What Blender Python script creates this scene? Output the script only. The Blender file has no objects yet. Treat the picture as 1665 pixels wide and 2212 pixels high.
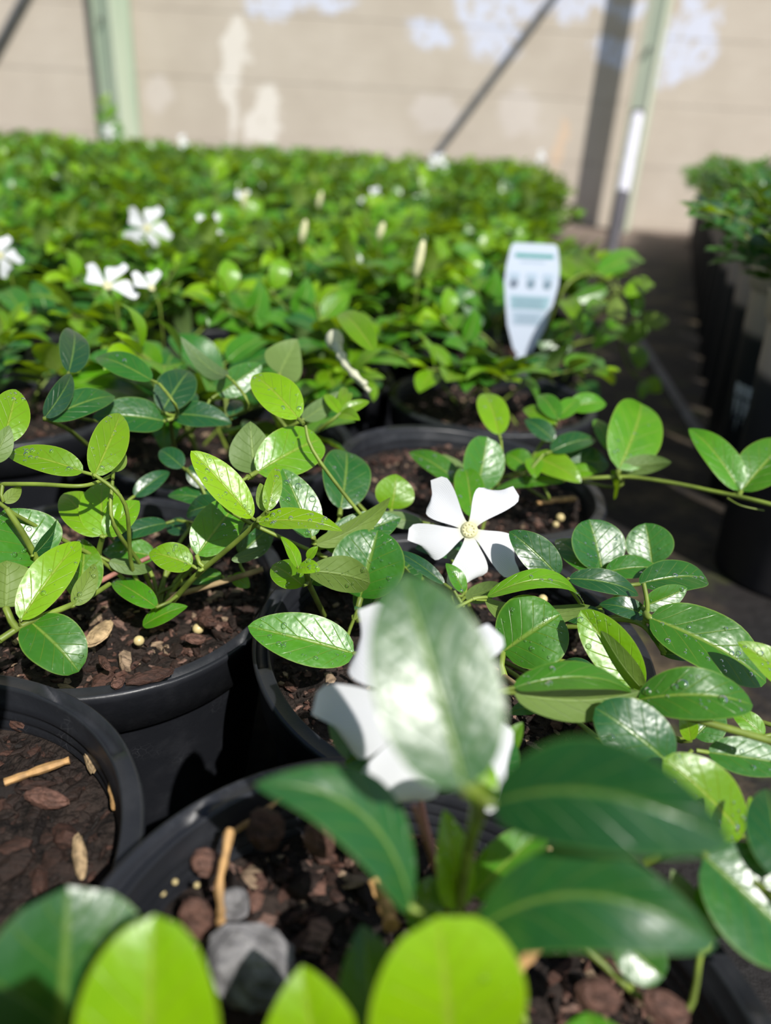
import bpy, math, random
from mathutils import Vector, Matrix, noise
R = random.Random
V = Vector
scene = bpy.context.scene
COL = scene.collection

# ------------------------------------------------------------------ camera
IMG_W, IMG_H, F = 1665.0, 2212.0, 1600.0
PITCH, ROLL = math.radians(26.5), 0.059
RIM_Z = 0.120                       # rim height of the near pots above the ground
CAM = V((0, 0, RIM_Z + 0.1505))
fwd = V((0, math.cos(PITCH), -math.sin(PITCH)))
dn0 = V((0, -math.sin(PITCH), -math.cos(PITCH)))
rt0 = V((1, 0, 0))
cr, sr = math.cos(ROLL), math.sin(ROLL)
rt = rt0 * cr - dn0 * sr
dn = rt0 * sr + dn0 * cr
cam_d = bpy.data.cameras.new('camera')
cam_o = bpy.data.objects.new('camera', cam_d)
COL.objects.link(cam_o)
M = Matrix((rt, -dn, -fwd)).transposed().to_4x4()
M.translation = CAM
cam_o.matrix_world = M
cam_d.sensor_fit = 'VERTICAL'
cam_d.sensor_height = 24.0
cam_d.lens = F / IMG_H * 24.0
cam_d.clip_start = 0.01
cam_d.clip_end = 60
cam_d.dof.use_dof = True
cam_d.dof.focus_distance = 0.235
cam_d.dof.aperture_fstop = 4.3
scene.camera = cam_o

# ------------------------------------------------------------------ light
SUN_AZ, SUN_EL = math.radians(33), math.radians(49)
sun_dir = V((math.sin(SUN_AZ) * math.cos(SUN_EL), -math.cos(SUN_AZ) * math.cos(SUN_EL), math.sin(SUN_EL)))
sd = bpy.data.lights.new('sun', 'SUN')
sd.energy = 5.3
sd.angle = math.radians(0.6)
sd.color = (1.0, 0.965, 0.91)
so = bpy.data.objects.new('sun', sd)
COL.objects.link(so)
so.location = (1.5, -2, 3)
so.rotation_euler = sun_dir.to_track_quat('Z', 'Y').to_euler()
wd = bpy.data.worlds.new('world')
scene.world = wd
wd.use_nodes = True
nt = wd.node_tree
sky = nt.nodes.new('ShaderNodeTexSky')
sky.sky_type = 'NISHITA'
sky.sun_disc = False
sky.sun_elevation = SUN_EL
sky.sun_rotation = math.pi - SUN_AZ
nt.links.new(sky.outputs[0], nt.nodes['Background'].inputs[0])
nt.nodes['Background'].inputs[1].default_value = 0.105
vs = scene.view_settings
vs.view_transform = 'Standard'
vs.look = 'None'
vs.exposure = 0.0
vs.gamma = 1.0
vs.use_curve_mapping = False


# ------------------------------------------------------------------ points
def ray(px, py):
    return fwd + rt * ((px - IMG_W / 2) / F) + dn * ((py - IMG_H / 2) / F)


def at(px, py, h):
    """point seen at a pixel: h in (0,1) = distance in metres along the view axis, else h = mm above the rim plane"""
    d = ray(px, py)
    if 0 < h < 1:
        return CAM + d * h
    return CAM + d * ((RIM_Z + h / 1000 - CAM.z) / d.z)


def proj(p):
    q = p - CAM
    z = q.dot(fwd)
    if z < 0.02:
        return None
    return (IMG_W / 2 + F * q.dot(rt) / z, IMG_H / 2 + F * q.dot(dn) / z, z)


# ------------------------------------------------------------------ materials
class NT:
    def __init__(s, name):
        s.m = bpy.data.materials.new(name)
        s.m.use_nodes = True
        s.t = s.m.node_tree
        s.b = s.t.nodes['Principled BSDF']
        s.out = s.t.nodes['Material Output']

    def n(s, kind, **kw):
        x = s.t.nodes.new('ShaderNode' + kind)
        for k, v in kw.items():
            setattr(x, k, v)
        return x

    def put(s, sock, v):
        if v is None:
            return
        if isinstance(v, bpy.types.NodeSocket):
            s.t.links.new(v, sock)
        elif isinstance(v, (tuple, list)) and len(v) == 3 and sock.type == 'RGBA':
            sock.default_value = (*v, 1)
        else:
            sock.default_value = v

    def math(s, op, a, b=None, c=None, clamp=False):
        x = s.n('Math', operation=op, use_clamp=clamp)
        for i, v in enumerate((a, b, c)):
            s.put(x.inputs[i], v)
        return x.outputs[0]

    def mix(s, f, a, b, blend='MIX'):
        x = s.n('Mix', data_type='RGBA', blend_type=blend)
        s.put(x.inputs[0], f)
        s.put(x.inputs[6], a)
        s.put(x.inputs[7], b)
        return x.outputs[2]

    def noise(s, scale, detail=3, vec=None, rough=0.5):
        x = s.n('TexNoise')
        x.inputs['Scale'].default_value = scale
        x.inputs['Detail'].default_value = detail
        x.inputs['Roughness'].default_value = rough
        s.put(x.inputs['Vector'], vec if vec is not None else s.oc())
        return x.outputs[0]

    def oc(s):
        if not hasattr(s, '_oc'):
            s._oc = s.n('TexCoord').outputs['Object']
        return s._oc

    def ramp(s, f, stops):
        x = s.n('ValToRGB')
        e = x.color_ramp.elements
        while len(e) < len(stops):
            e.new(0.5)
        for i, (p, c) in enumerate(stops):
            e[i].position = p
            e[i].color = (*c, 1)
        s.put(x.inputs[0], f)
        return x.outputs[0]

    def step(s, f, lo, hi):
        x = s.n('MapRange', interpolation_type='SMOOTHSTEP')
        s.put(x.inputs[0], f)
        x.inputs[1].default_value = lo
        x.inputs[2].default_value = hi
        return x.outputs[0]

    def bump(s, h, strength, dist, normal=None):
        x = s.n('Bump')
        x.inputs['Strength'].default_value = strength
        x.inputs['Distance'].default_value = dist
        s.put(x.inputs['Height'], h)
        s.put(x.inputs['Normal'], normal)
        return x.outputs[0]

    def set(s, **kw):
        for k, v in kw.items():
            s.put(s.b.inputs[k.replace('_', ' ')], v)
        return s.m


def leaf_material():
    t = NT('periwinkle_leaf')
    uv = t.n('UVMap').outputs[0]
    sp = t.n('SeparateXYZ')
    t.put(sp.inputs[0], uv)
    x = t.math('ABSOLUTE', t.math('SUBTRACT', t.math('MULTIPLY', sp.outputs[0], 2.0), 1.0))   # 0 midrib .. 1 margin
    y = sp.outputs[1]
    at_ = t.n('Attribute', attribute_name='tone')
    sc = t.n('SeparateColor')
    t.put(sc.inputs[0], at_.outputs[0])
    tone, rnd = sc.outputs[0], sc.outputs[1]
    ns = t.noise(140, 3)
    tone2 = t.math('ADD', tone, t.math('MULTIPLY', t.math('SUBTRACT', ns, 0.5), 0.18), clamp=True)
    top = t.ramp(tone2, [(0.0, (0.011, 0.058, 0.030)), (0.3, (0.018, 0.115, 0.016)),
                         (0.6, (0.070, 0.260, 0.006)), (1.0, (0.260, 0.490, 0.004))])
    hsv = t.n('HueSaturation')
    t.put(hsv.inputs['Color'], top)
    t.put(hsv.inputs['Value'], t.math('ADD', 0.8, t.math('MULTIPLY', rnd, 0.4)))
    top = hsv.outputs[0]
    mid = t.math('SUBTRACT', 1.0, t.step(x, 0.02, 0.085))
    mid = t.math('MULTIPLY', mid, t.math('SUBTRACT', 1.0, t.math('MULTIPLY', y, 0.55)))
    # side veins run from the midrib outward and forward
    lat = t.math('FRACT', t.math('SUBTRACT', t.math('MULTIPLY', y, 7.0), t.math('MULTIPLY', t.math('POWER', x, 0.75), 1.9)))
    ld = t.math('ABSOLUTE', t.math('SUBTRACT', lat, 0.5))
    vein = t.math('SUBTRACT', 1.0, t.step(ld, 0.0, 0.055))
    vein = t.math('MULTIPLY', vein, t.math('SUBTRACT', 1.0, t.step(x, 0.6, 0.95)))
    vc = t.mix(tone, (0.11, 0.23, 0.05), (0.40, 0.52, 0.05))
    c = t.mix(t.math('MULTIPLY', vein, 0.5), top, vc)
    c = t.mix(t.math('MULTIPLY', mid, 0.9), c, vc)
    edge = t.step(x, 0.93, 1.0)
    c = t.mix(t.math('MULTIPLY', edge, 0.55), c, vc)
    geo = t.n('NewGeometry')
    under = t.mix(tone, (0.085, 0.16, 0.055), (0.22, 0.33, 0.05))
    under = t.mix(t.math('MULTIPLY', mid, 0.7), under, (0.28, 0.40, 0.10))
    col = t.mix(geo.outputs['Backfacing'], c, under)
    trans = t.mix(tone, (0.025, 0.13, 0.002), (0.40, 0.60, 0.004))
    trans = t.mix(t.math('MULTIPLY', mid, 0.5), trans, (0.4, 0.5, 0.04))
    cell = t.n('TexVoronoi', feature='SMOOTH_F1')
    cell.inputs['Scale'].default_value = 650
    t.put(cell.inputs['Vector'], t.oc())
    hgt = t.math('SUBTRACT', t.math('MULTIPLY', t.math('ADD', t.noise(260, 3), cell.outputs['Distance']), 0.45), t.math('ADD', t.math('MULTIPLY', vein, 0.7), mid))
    bm = t.bump(hgt, 0.6, 0.0004)
    rough = t.math('ADD', 0.24, t.math('MULTIPLY', t.noise(90, 2), 0.2))
    rough = t.math('ADD', rough, t.math('MULTIPLY', geo.outputs['Backfacing'], 0.25))
    t.set(Base_Color=col, Roughness=rough, Normal=bm)
    t.b.inputs['Specular IOR Level'].default_value = 0.75
    tr = t.n('BsdfTranslucent')
    t.put(tr.inputs['Color'], trans)
    t.put(tr.inputs['Normal'], bm)
    mx = t.n('MixShader')
    t.put(mx.inputs[0], t.math('ADD', 0.18, t.math('MULTIPLY', tone, 0.24)))
    t.t.links.new(t.b.outputs[0], mx.inputs[1])
    t.t.links.new(tr.outputs[0], mx.inputs[2])
    t.t.links.new(mx.outputs[0], t.out.inputs[0])
    return t.m


def petal_material(name='white_petal'):
    t = NT(name)
    uv = t.n('UVMap').outputs[0]
    sp = t.n('SeparateXYZ')
    t.put(sp.inputs[0], uv)
    w = t.n('TexWave', wave_type='BANDS', bands_direction='X')
    w.inputs['Scale'].default_value = 7
    w.inputs['Distortion'].default_value = 1.2
    t.put(w.inputs['Vector'], uv)
    c = t.mix(t.step(sp.outputs[1], 0.10, 0.0), (0.86, 0.87, 0.90), (0.80, 0.80, 0.55))
    c = t.mix(t.step(sp.outputs[1], 0.2, 0.02), (0.79, 0.80, 0.83), (0.76, 0.76, 0.55))
    bm = t.bump(w.outputs[1], 0.25, 0.0002)
    t.set(Base_Color=c, Roughness=0.55, Normal=bm)
    tr = t.n('BsdfTranslucent')
    t.put(tr.inputs['Color'], (0.6, 0.62, 0.65))
    mx = t.n('MixShader')
    mx.inputs[0].default_value = 0.25
    t.t.links.new(t.b.outputs[0], mx.inputs[1])
    t.t.links.new(tr.outputs[0], mx.inputs[2])
    t.t.links.new(mx.outputs[0], t.out.inputs[0])
    return t.m


def simple(name, col, rough=0.5, spec=0.5, var=0.0, scale=60, bump=0.0, bscale=200, bd=0.001, metal=0.0):
    t = NT(name)
    c = col
    if var:
        c = t.mix(t.step(t.noise(scale, 4), 0.3, 0.7), tuple(v * (1 - var) for v in col), tuple(min(1, v * (1 + var)) for v in col))
    t.set(Base_Color=c, Roughness=rough, Metallic=metal)
    t.b.inputs['Specular IOR Level'].default_value = spec
    if bump:
        t.set(Normal=t.bump(t.noise(bscale, 4), bump, bd))
    return t.m


def pot_material():
    t = NT('black_pot_plastic')
    dust = t.step(t.noise(60, 6, rough=0.65), 0.42, 0.78)
    spots = t.n('TexVoronoi', feature='DISTANCE_TO_EDGE')
    spots.inputs['Scale'].default_value = 420
    t.put(spots.inputs['Vector'], t.oc())
    wm = t.math('MULTIPLY', t.step(spots.outputs['Distance'], 0.03, 0.0), t.step(t.noise(35, 2), 0.55, 0.66))
    c = t.mix(t.math('MULTIPLY', dust, 0.35), (0.016, 0.0175, 0.022), (0.042, 0.044, 0.052))
    c = t.mix(t.math('MULTIPLY', wm, 0.35), c, (0.22, 0.23, 0.25))
    t.set(Base_Color=c, Roughness=t.math('ADD', 0.38, t.math('MULTIPLY', dust, 0.2)), Normal=t.bump(t.noise(900, 2), 0.12, 0.0004))
    return t.m


def dusty_sunlit_pot_material():
    t = NT('dusty_sunlit_pot_plastic')
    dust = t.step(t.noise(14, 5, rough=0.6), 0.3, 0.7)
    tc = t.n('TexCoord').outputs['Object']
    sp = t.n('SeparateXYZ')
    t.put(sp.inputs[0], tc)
    hi = t.step(sp.outputs[2], 0.142, 0.152)  # beige upper band: sunlight on dusty plastic, put into the colour
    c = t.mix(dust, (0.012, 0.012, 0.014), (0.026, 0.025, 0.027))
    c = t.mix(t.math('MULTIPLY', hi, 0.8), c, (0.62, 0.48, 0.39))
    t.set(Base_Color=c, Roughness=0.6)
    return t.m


def bark_material():
    t = NT('bark_chips')
    a = t.n('Attribute', attribute_name='tone')
    sc = t.n('SeparateColor')
    t.put(sc.inputs[0], a.outputs[0])
    c = t.ramp(sc.outputs[0], [(0.0, (0.010, 0.007, 0.006)), (0.35, (0.028, 0.016, 0.012)), (0.6, (0.085, 0.040, 0.028)),
                               (0.8, (0.20, 0.105, 0.078)), (0.93, (0.28, 0.19, 0.15)), (1.0, (0.40, 0.29, 0.17))])
    tc = t.n('TexCoord').outputs['Object']
    mp = t.n('Mapping')
    mp.inputs['Scale'].default_value = (1, 3.5, 2)
    t.put(mp.inputs[0], tc)
    nz = t.noise(260, 5, mp.outputs[0], 0.65)
    c = t.mix(t.step(nz, 0.35, 0.62), t.mix(0.62, c, (0.01, 0.008, 0.007)), c)
    t.set(Base_Color=c, Roughness=0.68, Normal=t.bump(nz, 0.8, 0.0012))
    t.b.inputs['Specular IOR Level'].default_value = 0.3
    return t.m


def water_material():
    t = NT('water')
    t.t.nodes.remove(t.b)
    tp = t.n('BsdfTransparent')
    tp.inputs[0].default_value = (0.97, 1.0, 0.97, 1)
    gl = t.n('BsdfGlossy')
    gl.inputs['Roughness'].default_value = 0.10
    fr = t.n('Fresnel')
    fr.inputs[0].default_value = 1.45
    mx = t.n('MixShader')
    t.t.links.new(fr.outputs[0], mx.inputs[0])
    t.t.links.new(tp.outputs[0], mx.inputs[1])
    t.t.links.new(gl.outputs[0], mx.inputs[2])
    t.t.links.new(mx.outputs[0], t.out.inputs[0])
    return t.m


LEAF = leaf_material()
PETAL = petal_material()
STEM = simple('green_stem', (0.17, 0.235, 0.035), 0.45, 0.4, 0.3, 90)
STEM_OLD = simple('woody_stem', (0.36, 0.26, 0.14), 0.6, 0.3, 0.35, 120)
STEM_PINK = simple('reddish_stem', (0.34, 0.15, 0.12), 0.5, 0.4, 0.3, 120)
CENTER = simple('flower_eye', (0.66, 0.63, 0.36), 0.6, 0.3, 0.2, 300)
BUD = simple('cream_bud', (0.75, 0.72, 0.42), 0.55, 0.3, 0.1, 200)
POT = pot_material()
DPOT = dusty_sunlit_pot_material()
BARK = bark_material()
SOIL = simple('dark_potting_mix', (0.022, 0.015, 0.012), 0.85, 0.3, 0.6, 180, 1.0, 320, 0.004)
WATER = water_material()
BEAD = simple('fertiliser_bead', (0.62, 0.50, 0.24), 0.35, 0.5, 0.12, 300)
TWIG = simple('dry_twig', (0.46, 0.27, 0.11), 0.6, 0.3, 0.35, 250, 0.5, 400, 0.0006)
WOODCHIP = simple('splintered_wood', (0.42, 0.30, 0.17), 0.7, 0.3, 0.45, 260, 0.8, 500, 0.001)


# ------------------------------------------------------------------ mesh builder
class MB:
    def __init__(s):
        s.v, s.f, s.uv, s.tn, s.mi = [], [], [], [], []

    def quadgrid(s, rows, tone=(0.5, 0.5), mat=0, uvs=None, close=False):
        """rows: list of equal-length point lists"""
        o = len(s.v)
        n = len(rows[0])
        for r in rows:
            s.v += [tuple(p) for p in r]
        m = n if close else n - 1
        for i in range(len(rows) - 1):
            for j in range(m):
                k = (j + 1) % n
                ids = (o + i * n + j, o + i * n + k, o + (i + 1) * n + k, o + (i + 1) * n + j)
                s.f.append(ids)
                if uvs:
                    s.uv += [uvs(i, j), uvs(i, j + 1), uvs(i + 1, j + 1), uvs(i + 1, j)]
                else:
                    s.uv += [(0, 0)] * 4
                s.tn += [tone] * 4
                s.mi.append(mat)

    def fan(s, pts, c, tone=(0.5, 0.5), mat=0):
        o = len(s.v)
        s.v += [tuple(p) for p in pts] + [tuple(c)]
        n = len(pts)
        for j in range(n):
            s.f.append((o + j, o + (j + 1) % n, o + n))
            s.uv += [(0, 0)] * 3
            s.tn += [tone] * 3
            s.mi.append(mat)

    def tube(s, pts, rad, n=6, tone=(0.5, 0.5), mat=0, cap=True):
        pts = [V(p) for p in pts]
        if not isinstance(rad, (list, tuple)):
            rad = [rad] * len(pts)
        rows = []
        up = V((0.13, 0.21, 1))
        for i, p in enumerate(pts):
            d = (pts[min(i + 1, len(pts) - 1)] - pts[max(i - 1, 0)])
            if d.length < 1e-9:
                d = V((0, 0, 1))
            d.normalize()
            a = d.cross(up)
            if a.length < 1e-3:
                a = d.cross(V((1, 0, 0)))
            a.normalize()
            b = a.cross(d)
            rows.append([p + (a * math.cos(2 * math.pi * k / n) + b * math.sin(2 * math.pi * k / n)) * rad[i] for k in range(n)])
        s.quadgrid(rows, tone, mat, close=True)
        if cap:
            s.fan(rows[-1], pts[-1], tone, mat)
            s.fan(rows[0][::-1], pts[0], tone, mat)

    def ball(s, c, ax, tone=(0.5, 0.5), mat=0, nu=8, nv=6, rnd=None, rough=0.0):
        """ellipsoid; ax = three axis vectors"""
        c = V(c)
        rows = []
        for i in range(nv + 1):
            th = math.pi * i / nv
            row = []
            for j in range(nu):
                ph = 2 * math.pi * j / nu
                d = V((math.sin(th) * math.cos(ph), math.sin(th) * math.sin(ph), math.cos(th)))
                k = 1 + (rnd.uniform(-rough, rough) if rnd and 0 < i < nv else 0)
                row.append(c + (ax[0] * d.x + ax[1] * d.y + ax[2] * d.z) * k)
            rows.append(row)
        s.quadgrid(rows, tone, mat, close=True)

    def box(s, c, ax, tone=(0.5, 0.5), mat=0, jit=0, rnd=None):
        o = len(s.v)
        c = V(c)
        for x in (-1, 1):
            for y in (-1, 1):
                for z in (-1, 1):
                    k = 1 + (rnd.uniform(-jit, jit) if rnd else 0)
                    s.v.append(tuple(c + (ax[0] * x + ax[1] * y + ax[2] * z) * k))
        for q in ((0, 1, 3, 2), (4, 6, 7, 5), (0, 4, 5, 1), (2, 3, 7, 6), (0, 2, 6, 4), (1, 5, 7, 3)):
            s.f.append(tuple(o + i for i in q))
            s.uv += [(0, 0)] * 4
            s.tn += [tone] * 4
            s.mi.append(mat)

    def mesh(s, name, mats, smooth=True, origin=None):
        me = bpy.data.meshes.new(name)
        vv = s.v if origin is None else [(x - origin.x, y - origin.y, z - origin.z) for x, y, z in s.v]
        me.from_pydata(vv, [], s.f)
        u = me.uv_layers.new(name='UVMap')
        u.data.foreach_set('uv', [c for p in s.uv for c in p])
        a = me.color_attributes.new('tone', 'FLOAT_COLOR', 'CORNER')
        a.data.foreach_set('color', [c for p in s.tn for c in (p[0], p[1], 0, 1)])
        for m in mats:
            me.materials.append(m)
        me.polygons.foreach_set('material_index', s.mi)
        me.polygons.foreach_set('use_smooth', [smooth] * len(s.f))
        me.update()
        return me


def link(name, me, parent=None):
    o = bpy.data.objects.new(name, me)
    COL.objects.link(o)
    if parent is not None:
        o.parent = parent
    return o


def thing(name, label, cat, loc=(0, 0, 0), group=None, rz=0):
    o = bpy.data.objects.new(name, None)
    COL.objects.link(o)
    o.empty_display_size = 0.02
    o.location = loc
    o.rotation_euler = (0, 0, rz)
    o['label'] = label
    o['category'] = cat
    if group:
        o['group'] = group
    return o


def tag(o, label, cat, group=None):
    o['label'] = label
    o['category'] = cat
    if group:
        o['group'] = group
    return o


# ------------------------------------------------------------------ leaf shapes
def profile(t, pa, pb):
    t = min(max(t, 0.0), 1.0)
    tm = pa / (pa + pb)
    mx = tm ** pa * (1 - tm) ** pb
    return (t ** pa) * ((1 - t) ** pb) / mx


def leaf_into(mb, base, tip, n, W, tone, arch=0.08, fold=0.18, nu=6, nl=10, pa=0.62, pb=0.62, wave=0.0, rnd=None, twist=0.0, curl=0.0, mat=0, keep=None, bend=0.0):
    base, tip, n = V(base), V(tip), V(n)
    a = tip - base
    L = a.length
    a.normalize()
    n = (n - a * n.dot(a)).normalized()
    sd_ = a.cross(n).normalized()
    ph = rnd.uniform(0, 6.28) if rnd else 0
    rows = []
    for i in range(nl + 1):
        t = i / nl
        te = t - 0.06 * math.sin(2 * math.pi * t)
        w = W * 0.5 * profile(te, pa, pb)
        q = twist * (te - 0.3)
        s2 = sd_ * math.cos(q) + n * math.sin(q)
        n2 = n * math.cos(q) - sd_ * math.sin(q)
        c = base + a * (L * te) + n * (arch * L * 4 * te * (1 - te)) + sd_ * (bend * L * 4 * te * (1 - te)) - n * (curl * L * max(0, te - 0.6) ** 2 * 4)
        row = []
        for j in range(nu + 1):
            x = -1 + 2 * j / nu
            z = fold * abs(x) * w * (1.2 - 0.4 * abs(x)) + wave * w * math.sin(ph + te * 9 + x * 1.3) * abs(x)
            row.append(c + s2 * (x * w * (1 - 0.1 * fold * fold * 5 * abs(x))) + n2 * z)
        rows.append(row)
    mb.quadgrid(rows, tone, mat, lambda i, j: (j / nu, i / nl))
    if keep is not None:
        keep.append((rows, n))


# ------------------------------------------------------------------ pots
def pot_mesh(name, r_top, height, tilt=(0, 0), slots=(0.3, 2.4, 4.5), seg=72, mat=None, lip=0.0062, ridges=True):
    """lathe with a rolled lip, a deep band below it and finger slots in the lip"""
    mb = MB()
    r, h = r_top, height
    band = r - 0.0016
    body = r - 0.0048
    foot = r * 0.76
    inn = r - lip
    prof = [(foot - 0.004, 0.004), (foot, 0.0), (foot + 0.001, 0.004), (body - 0.001, h - 0.0225), (body, h - 0.019), (band - 0.001, h - 0.018), (band, h - 0.004),
            (r - 0.0003, h - 0.0012), (r - 0.0014, h), 'slot1', 'slot2', (inn + 0.0006, h), (inn, h - 0.0012)]
    for k in range(5):
        zz = h - 0.006 - k * 0.0035
        if ridges:
            prof += [(inn - 0.0002 - k * 0.0002, zz), (inn - 0.0012 - k * 0.0002, zz - 0.0012), (inn - 0.0004 - k * 0.0002, zz - 0.0026)]
    prof += [(foot - 0.002 + (inn - foot) * 0.45, h * 0.45), (foot - 0.003, 0.006)]
    rows = []
    for i in range(seg):
        th = 2 * math.pi * i / seg
        insl = any(abs((th - s + math.pi) % (2 * math.pi) - math.pi) < 0.26 for s in slots)
        row = []
        for p in prof:
            if p == 'slot1':
                p = (r - 0.0017, h - (0.004 if insl else 0.0001))
            elif p == 'slot2':
                p = (inn + 0.0009, h - (0.004 if insl else 0.0001))
            row.append(V((p[0] * math.cos(th), p[0] * math.sin(th), p[1])))
        rows.append(row)
    rows.append(rows[0])
    mb.quadgrid([r_[::-1] for r_ in rows])
    ring = [V(((foot - 0.004) * math.cos(2 * math.pi * i / seg), (foot - 0.004) * math.sin(2 * math.pi * i / seg), 0.004)) for i in range(seg)]
    mb.fan(ring, V((0, 0, 0.006)))
    n = V((tilt[0], tilt[1], 1)).normalized()
    q = V((0, 0, 1)).rotation_difference(n)
    piv = V((0, 0, h))
    mb.v = [tuple(q @ (V(v) - piv) + piv) for v in mb.v]
    me = mb.mesh(name, [mat or POT])
    return me


def soil_mesh(name, rad, z0, seed, chips=260, big=1.0, tilt=(0, 0), zp=0.12, tones=(0.0, 1.0)):
    """lumpy mix with bark chips; zp = pivot height of the tilt"""
    rnd = R(seed)
    mb = MB()
    seg, rings = 40, 14

    def hz(x, y):
        return z0 + 0.0045 * noise.noise(V((x * 45 + seed, y * 45, 0))) + 0.002 * noise.noise(V((x * 160, y * 160 + seed, 3)))
    rows = []
    for i in range(rings + 1):
        rr = rad * i / rings
        rows.append([V((rr * math.cos(2 * math.pi * j / seg), rr * math.sin(2 * math.pi * j / seg), 0)) for j in range(seg)])
    rows = [[V((p.x, p.y, hz(p.x, p.y))) for p in r] for r in rows]
    mb.quadgrid(rows, (0.1, 0.5), 0, close=True)
    mb.f = [f for f in mb.f]
    for k in range(chips):
        a = rnd.uniform(0, 6.283)
        rr = rad * 0.97 * math.sqrt(rnd.random())
        x, y = rr * math.cos(a), rr * math.sin(a)
        u = rnd.random()
        l = rnd.uniform(0.0007, 0.0021) * big if u < 0.86 else rnd.uniform(0.002, 0.0048) * big
        if rr + l > rad * 0.99:
            x *= 0.92
            y *= 0.92
        w = l * rnd.uniform(0.25, 0.75)
        t = l * rnd.uniform(0.2, 0.5)
        e = V((rnd.gauss(0, 0.3), rnd.gauss(0, 0.3), 1)).normalized()
        d = V((math.cos(rnd.uniform(0, 6.3)), math.sin(rnd.uniform(0, 6.3)), rnd.uniform(-0.3, 0.3)))
        d = (d - e * d.dot(e)).normalized()
        s_ = e.cross(d)
        tone = rnd.choice([0.05, 0.15, 0.2, 0.28, 0.35, 0.4, 0.5, 0.58, 0.66, 0.76, 0.85, 0.97])
        tone = tones[0] + (tones[1] - tones[0]) * tone
        c = V((x, y, hz(x, y) + t * 0.6))
        if l > 0.003 * big and rnd.random() < 0.6:
            mb.ball(c, (d * l, s_ * w, e * t), (tone, 0.5), 1, 7, 5, rnd, 0.22)
        else:
            mb.ball(c, (d * l, s_ * w, e * t), (tone, 0.5), 1, 5, 4, rnd, 0.3)
    n = V((tilt[0], tilt[1], 1)).normalized()
    q = V((0, 0, 1)).rotation_difference(n)
    piv = V((0, 0, zp))
    mb.v = [tuple(q @ (V(v) - piv) + piv) for v in mb.v]
    me = mb.mesh(name, [SOIL, BARK], smooth=False)
    return me


# ------------------------------------------------------------------ flower
def flower(parent, origin, c, n, dia, rot=0.0, rnd=None, petals=(0, 1, 2, 3, 4), lean=0.12, fine=True, angs=None, up=None, lens=None, label=None):
    """pinwheel flower: five asymmetrical petals, a tube eye and a calyx; c world centre, n facing direction"""
    rnd = rnd or R(1)
    c, n = V(c), V(n).normalized()
    e1 = (V(up) if up is not None else V((0, 0, 1)))
    e1 = (e1 - n * e1.dot(n)).normalized()
    e2 = e1.cross(n).normalized()       # to the right when seen from in front with e1 up
    Rr = dia / 2
    fo = bpy.data.objects.new('flower', None)
    COL.objects.link(fo)
    fo.empty_display_size = 0.01
    fo.parent = parent
    fo.location = c - origin
    if label:
        fo['label'] = label
    nl, nu = (12, 8) if fine else (5, 3)
    for k in petals:
        ang = (angs[k] if angs else rot + k * 2 * math.pi / 5)
        ln = Rr * (lens[k] if lens else 1.0)
        d = e1 * math.cos(ang) + e2 * math.sin(ang)
        s_ = -e1 * math.sin(ang) + e2 * math.cos(ang)
        mb = MB()
        rows = []
        for i in range(nl + 1):
            t = i / nl
            w = Rr * (0.085 + 0.315 * math.sin(min(1.0, t * 1.12) * math.pi / 2) ** 1.5)
            if t > 0.78:
                w *= math.sqrt(max(0.0, 1 - ((t - 0.78) / 0.225) ** 2)) * 0.92 + 0.08
            skew = 0.15 * Rr * t * t
            row = []
            for j in range(nu + 1):
                x = -1 + 2 * j / nu
                ext = ln * (t + (0.13 * x * t ** 3))
                z = -lean * Rr * t * t + 0.10 * Rr * t * (1 - t) + 0.05 * Rr * x * t + 0.03 * Rr * math.sin(3 * x + k) * t
                row.append(d * (0.10 * Rr + ext * 0.92) + s_ * (x * w + skew) + n * z)
            rows.append(row)
        mb.quadgrid(rows, (0.5, 0.5), 0, lambda i, j: (j / nu, i / nl))
        link('petal', mb.mesh('petal', [PETAL]), fo)
    mb = MB()
    mb.tube([n * (-0.15 * Rr), n * (0.01 * Rr), n * (0.035 * Rr)], [0.12 * Rr, 0.165 * Rr, 0.12 * Rr], 14)
    mb.ball(n * (0.03 * Rr), (e1 * 0.07 * Rr, e2 * 0.07 * Rr, n * 0.03 * Rr), nu=8, nv=6)
    if fine:
        for k in range(10):
            a = k * 0.628
            mb.ball((e1 * math.cos(a) + e2 * math.sin(a)) * 0.10 * Rr + n * 0.04 * Rr, (e1 * 0.022 * Rr, e2 * 0.022 * Rr, n * 0.022 * Rr), nu=5, nv=4)
    link('flower_eye', mb.mesh('flower_eye', [CENTER]), fo)
    mb = MB()
    mb.tube([n * (-0.1 * Rr), n * (-0.5 * Rr), n * (-0.62 * Rr)], [0.10 * Rr, 0.07 * Rr, 0.09 * Rr], 8)
    link('flower_tube', mb.mesh('flower_tube', [STEM]), fo)
    return fo


# ------------------------------------------------------------------ the setting
WALL_Y = 3.35


def wall_pt(px, py):
    d = ray(px, py)
    return CAM + d * (WALL_Y / d.y)


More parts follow.
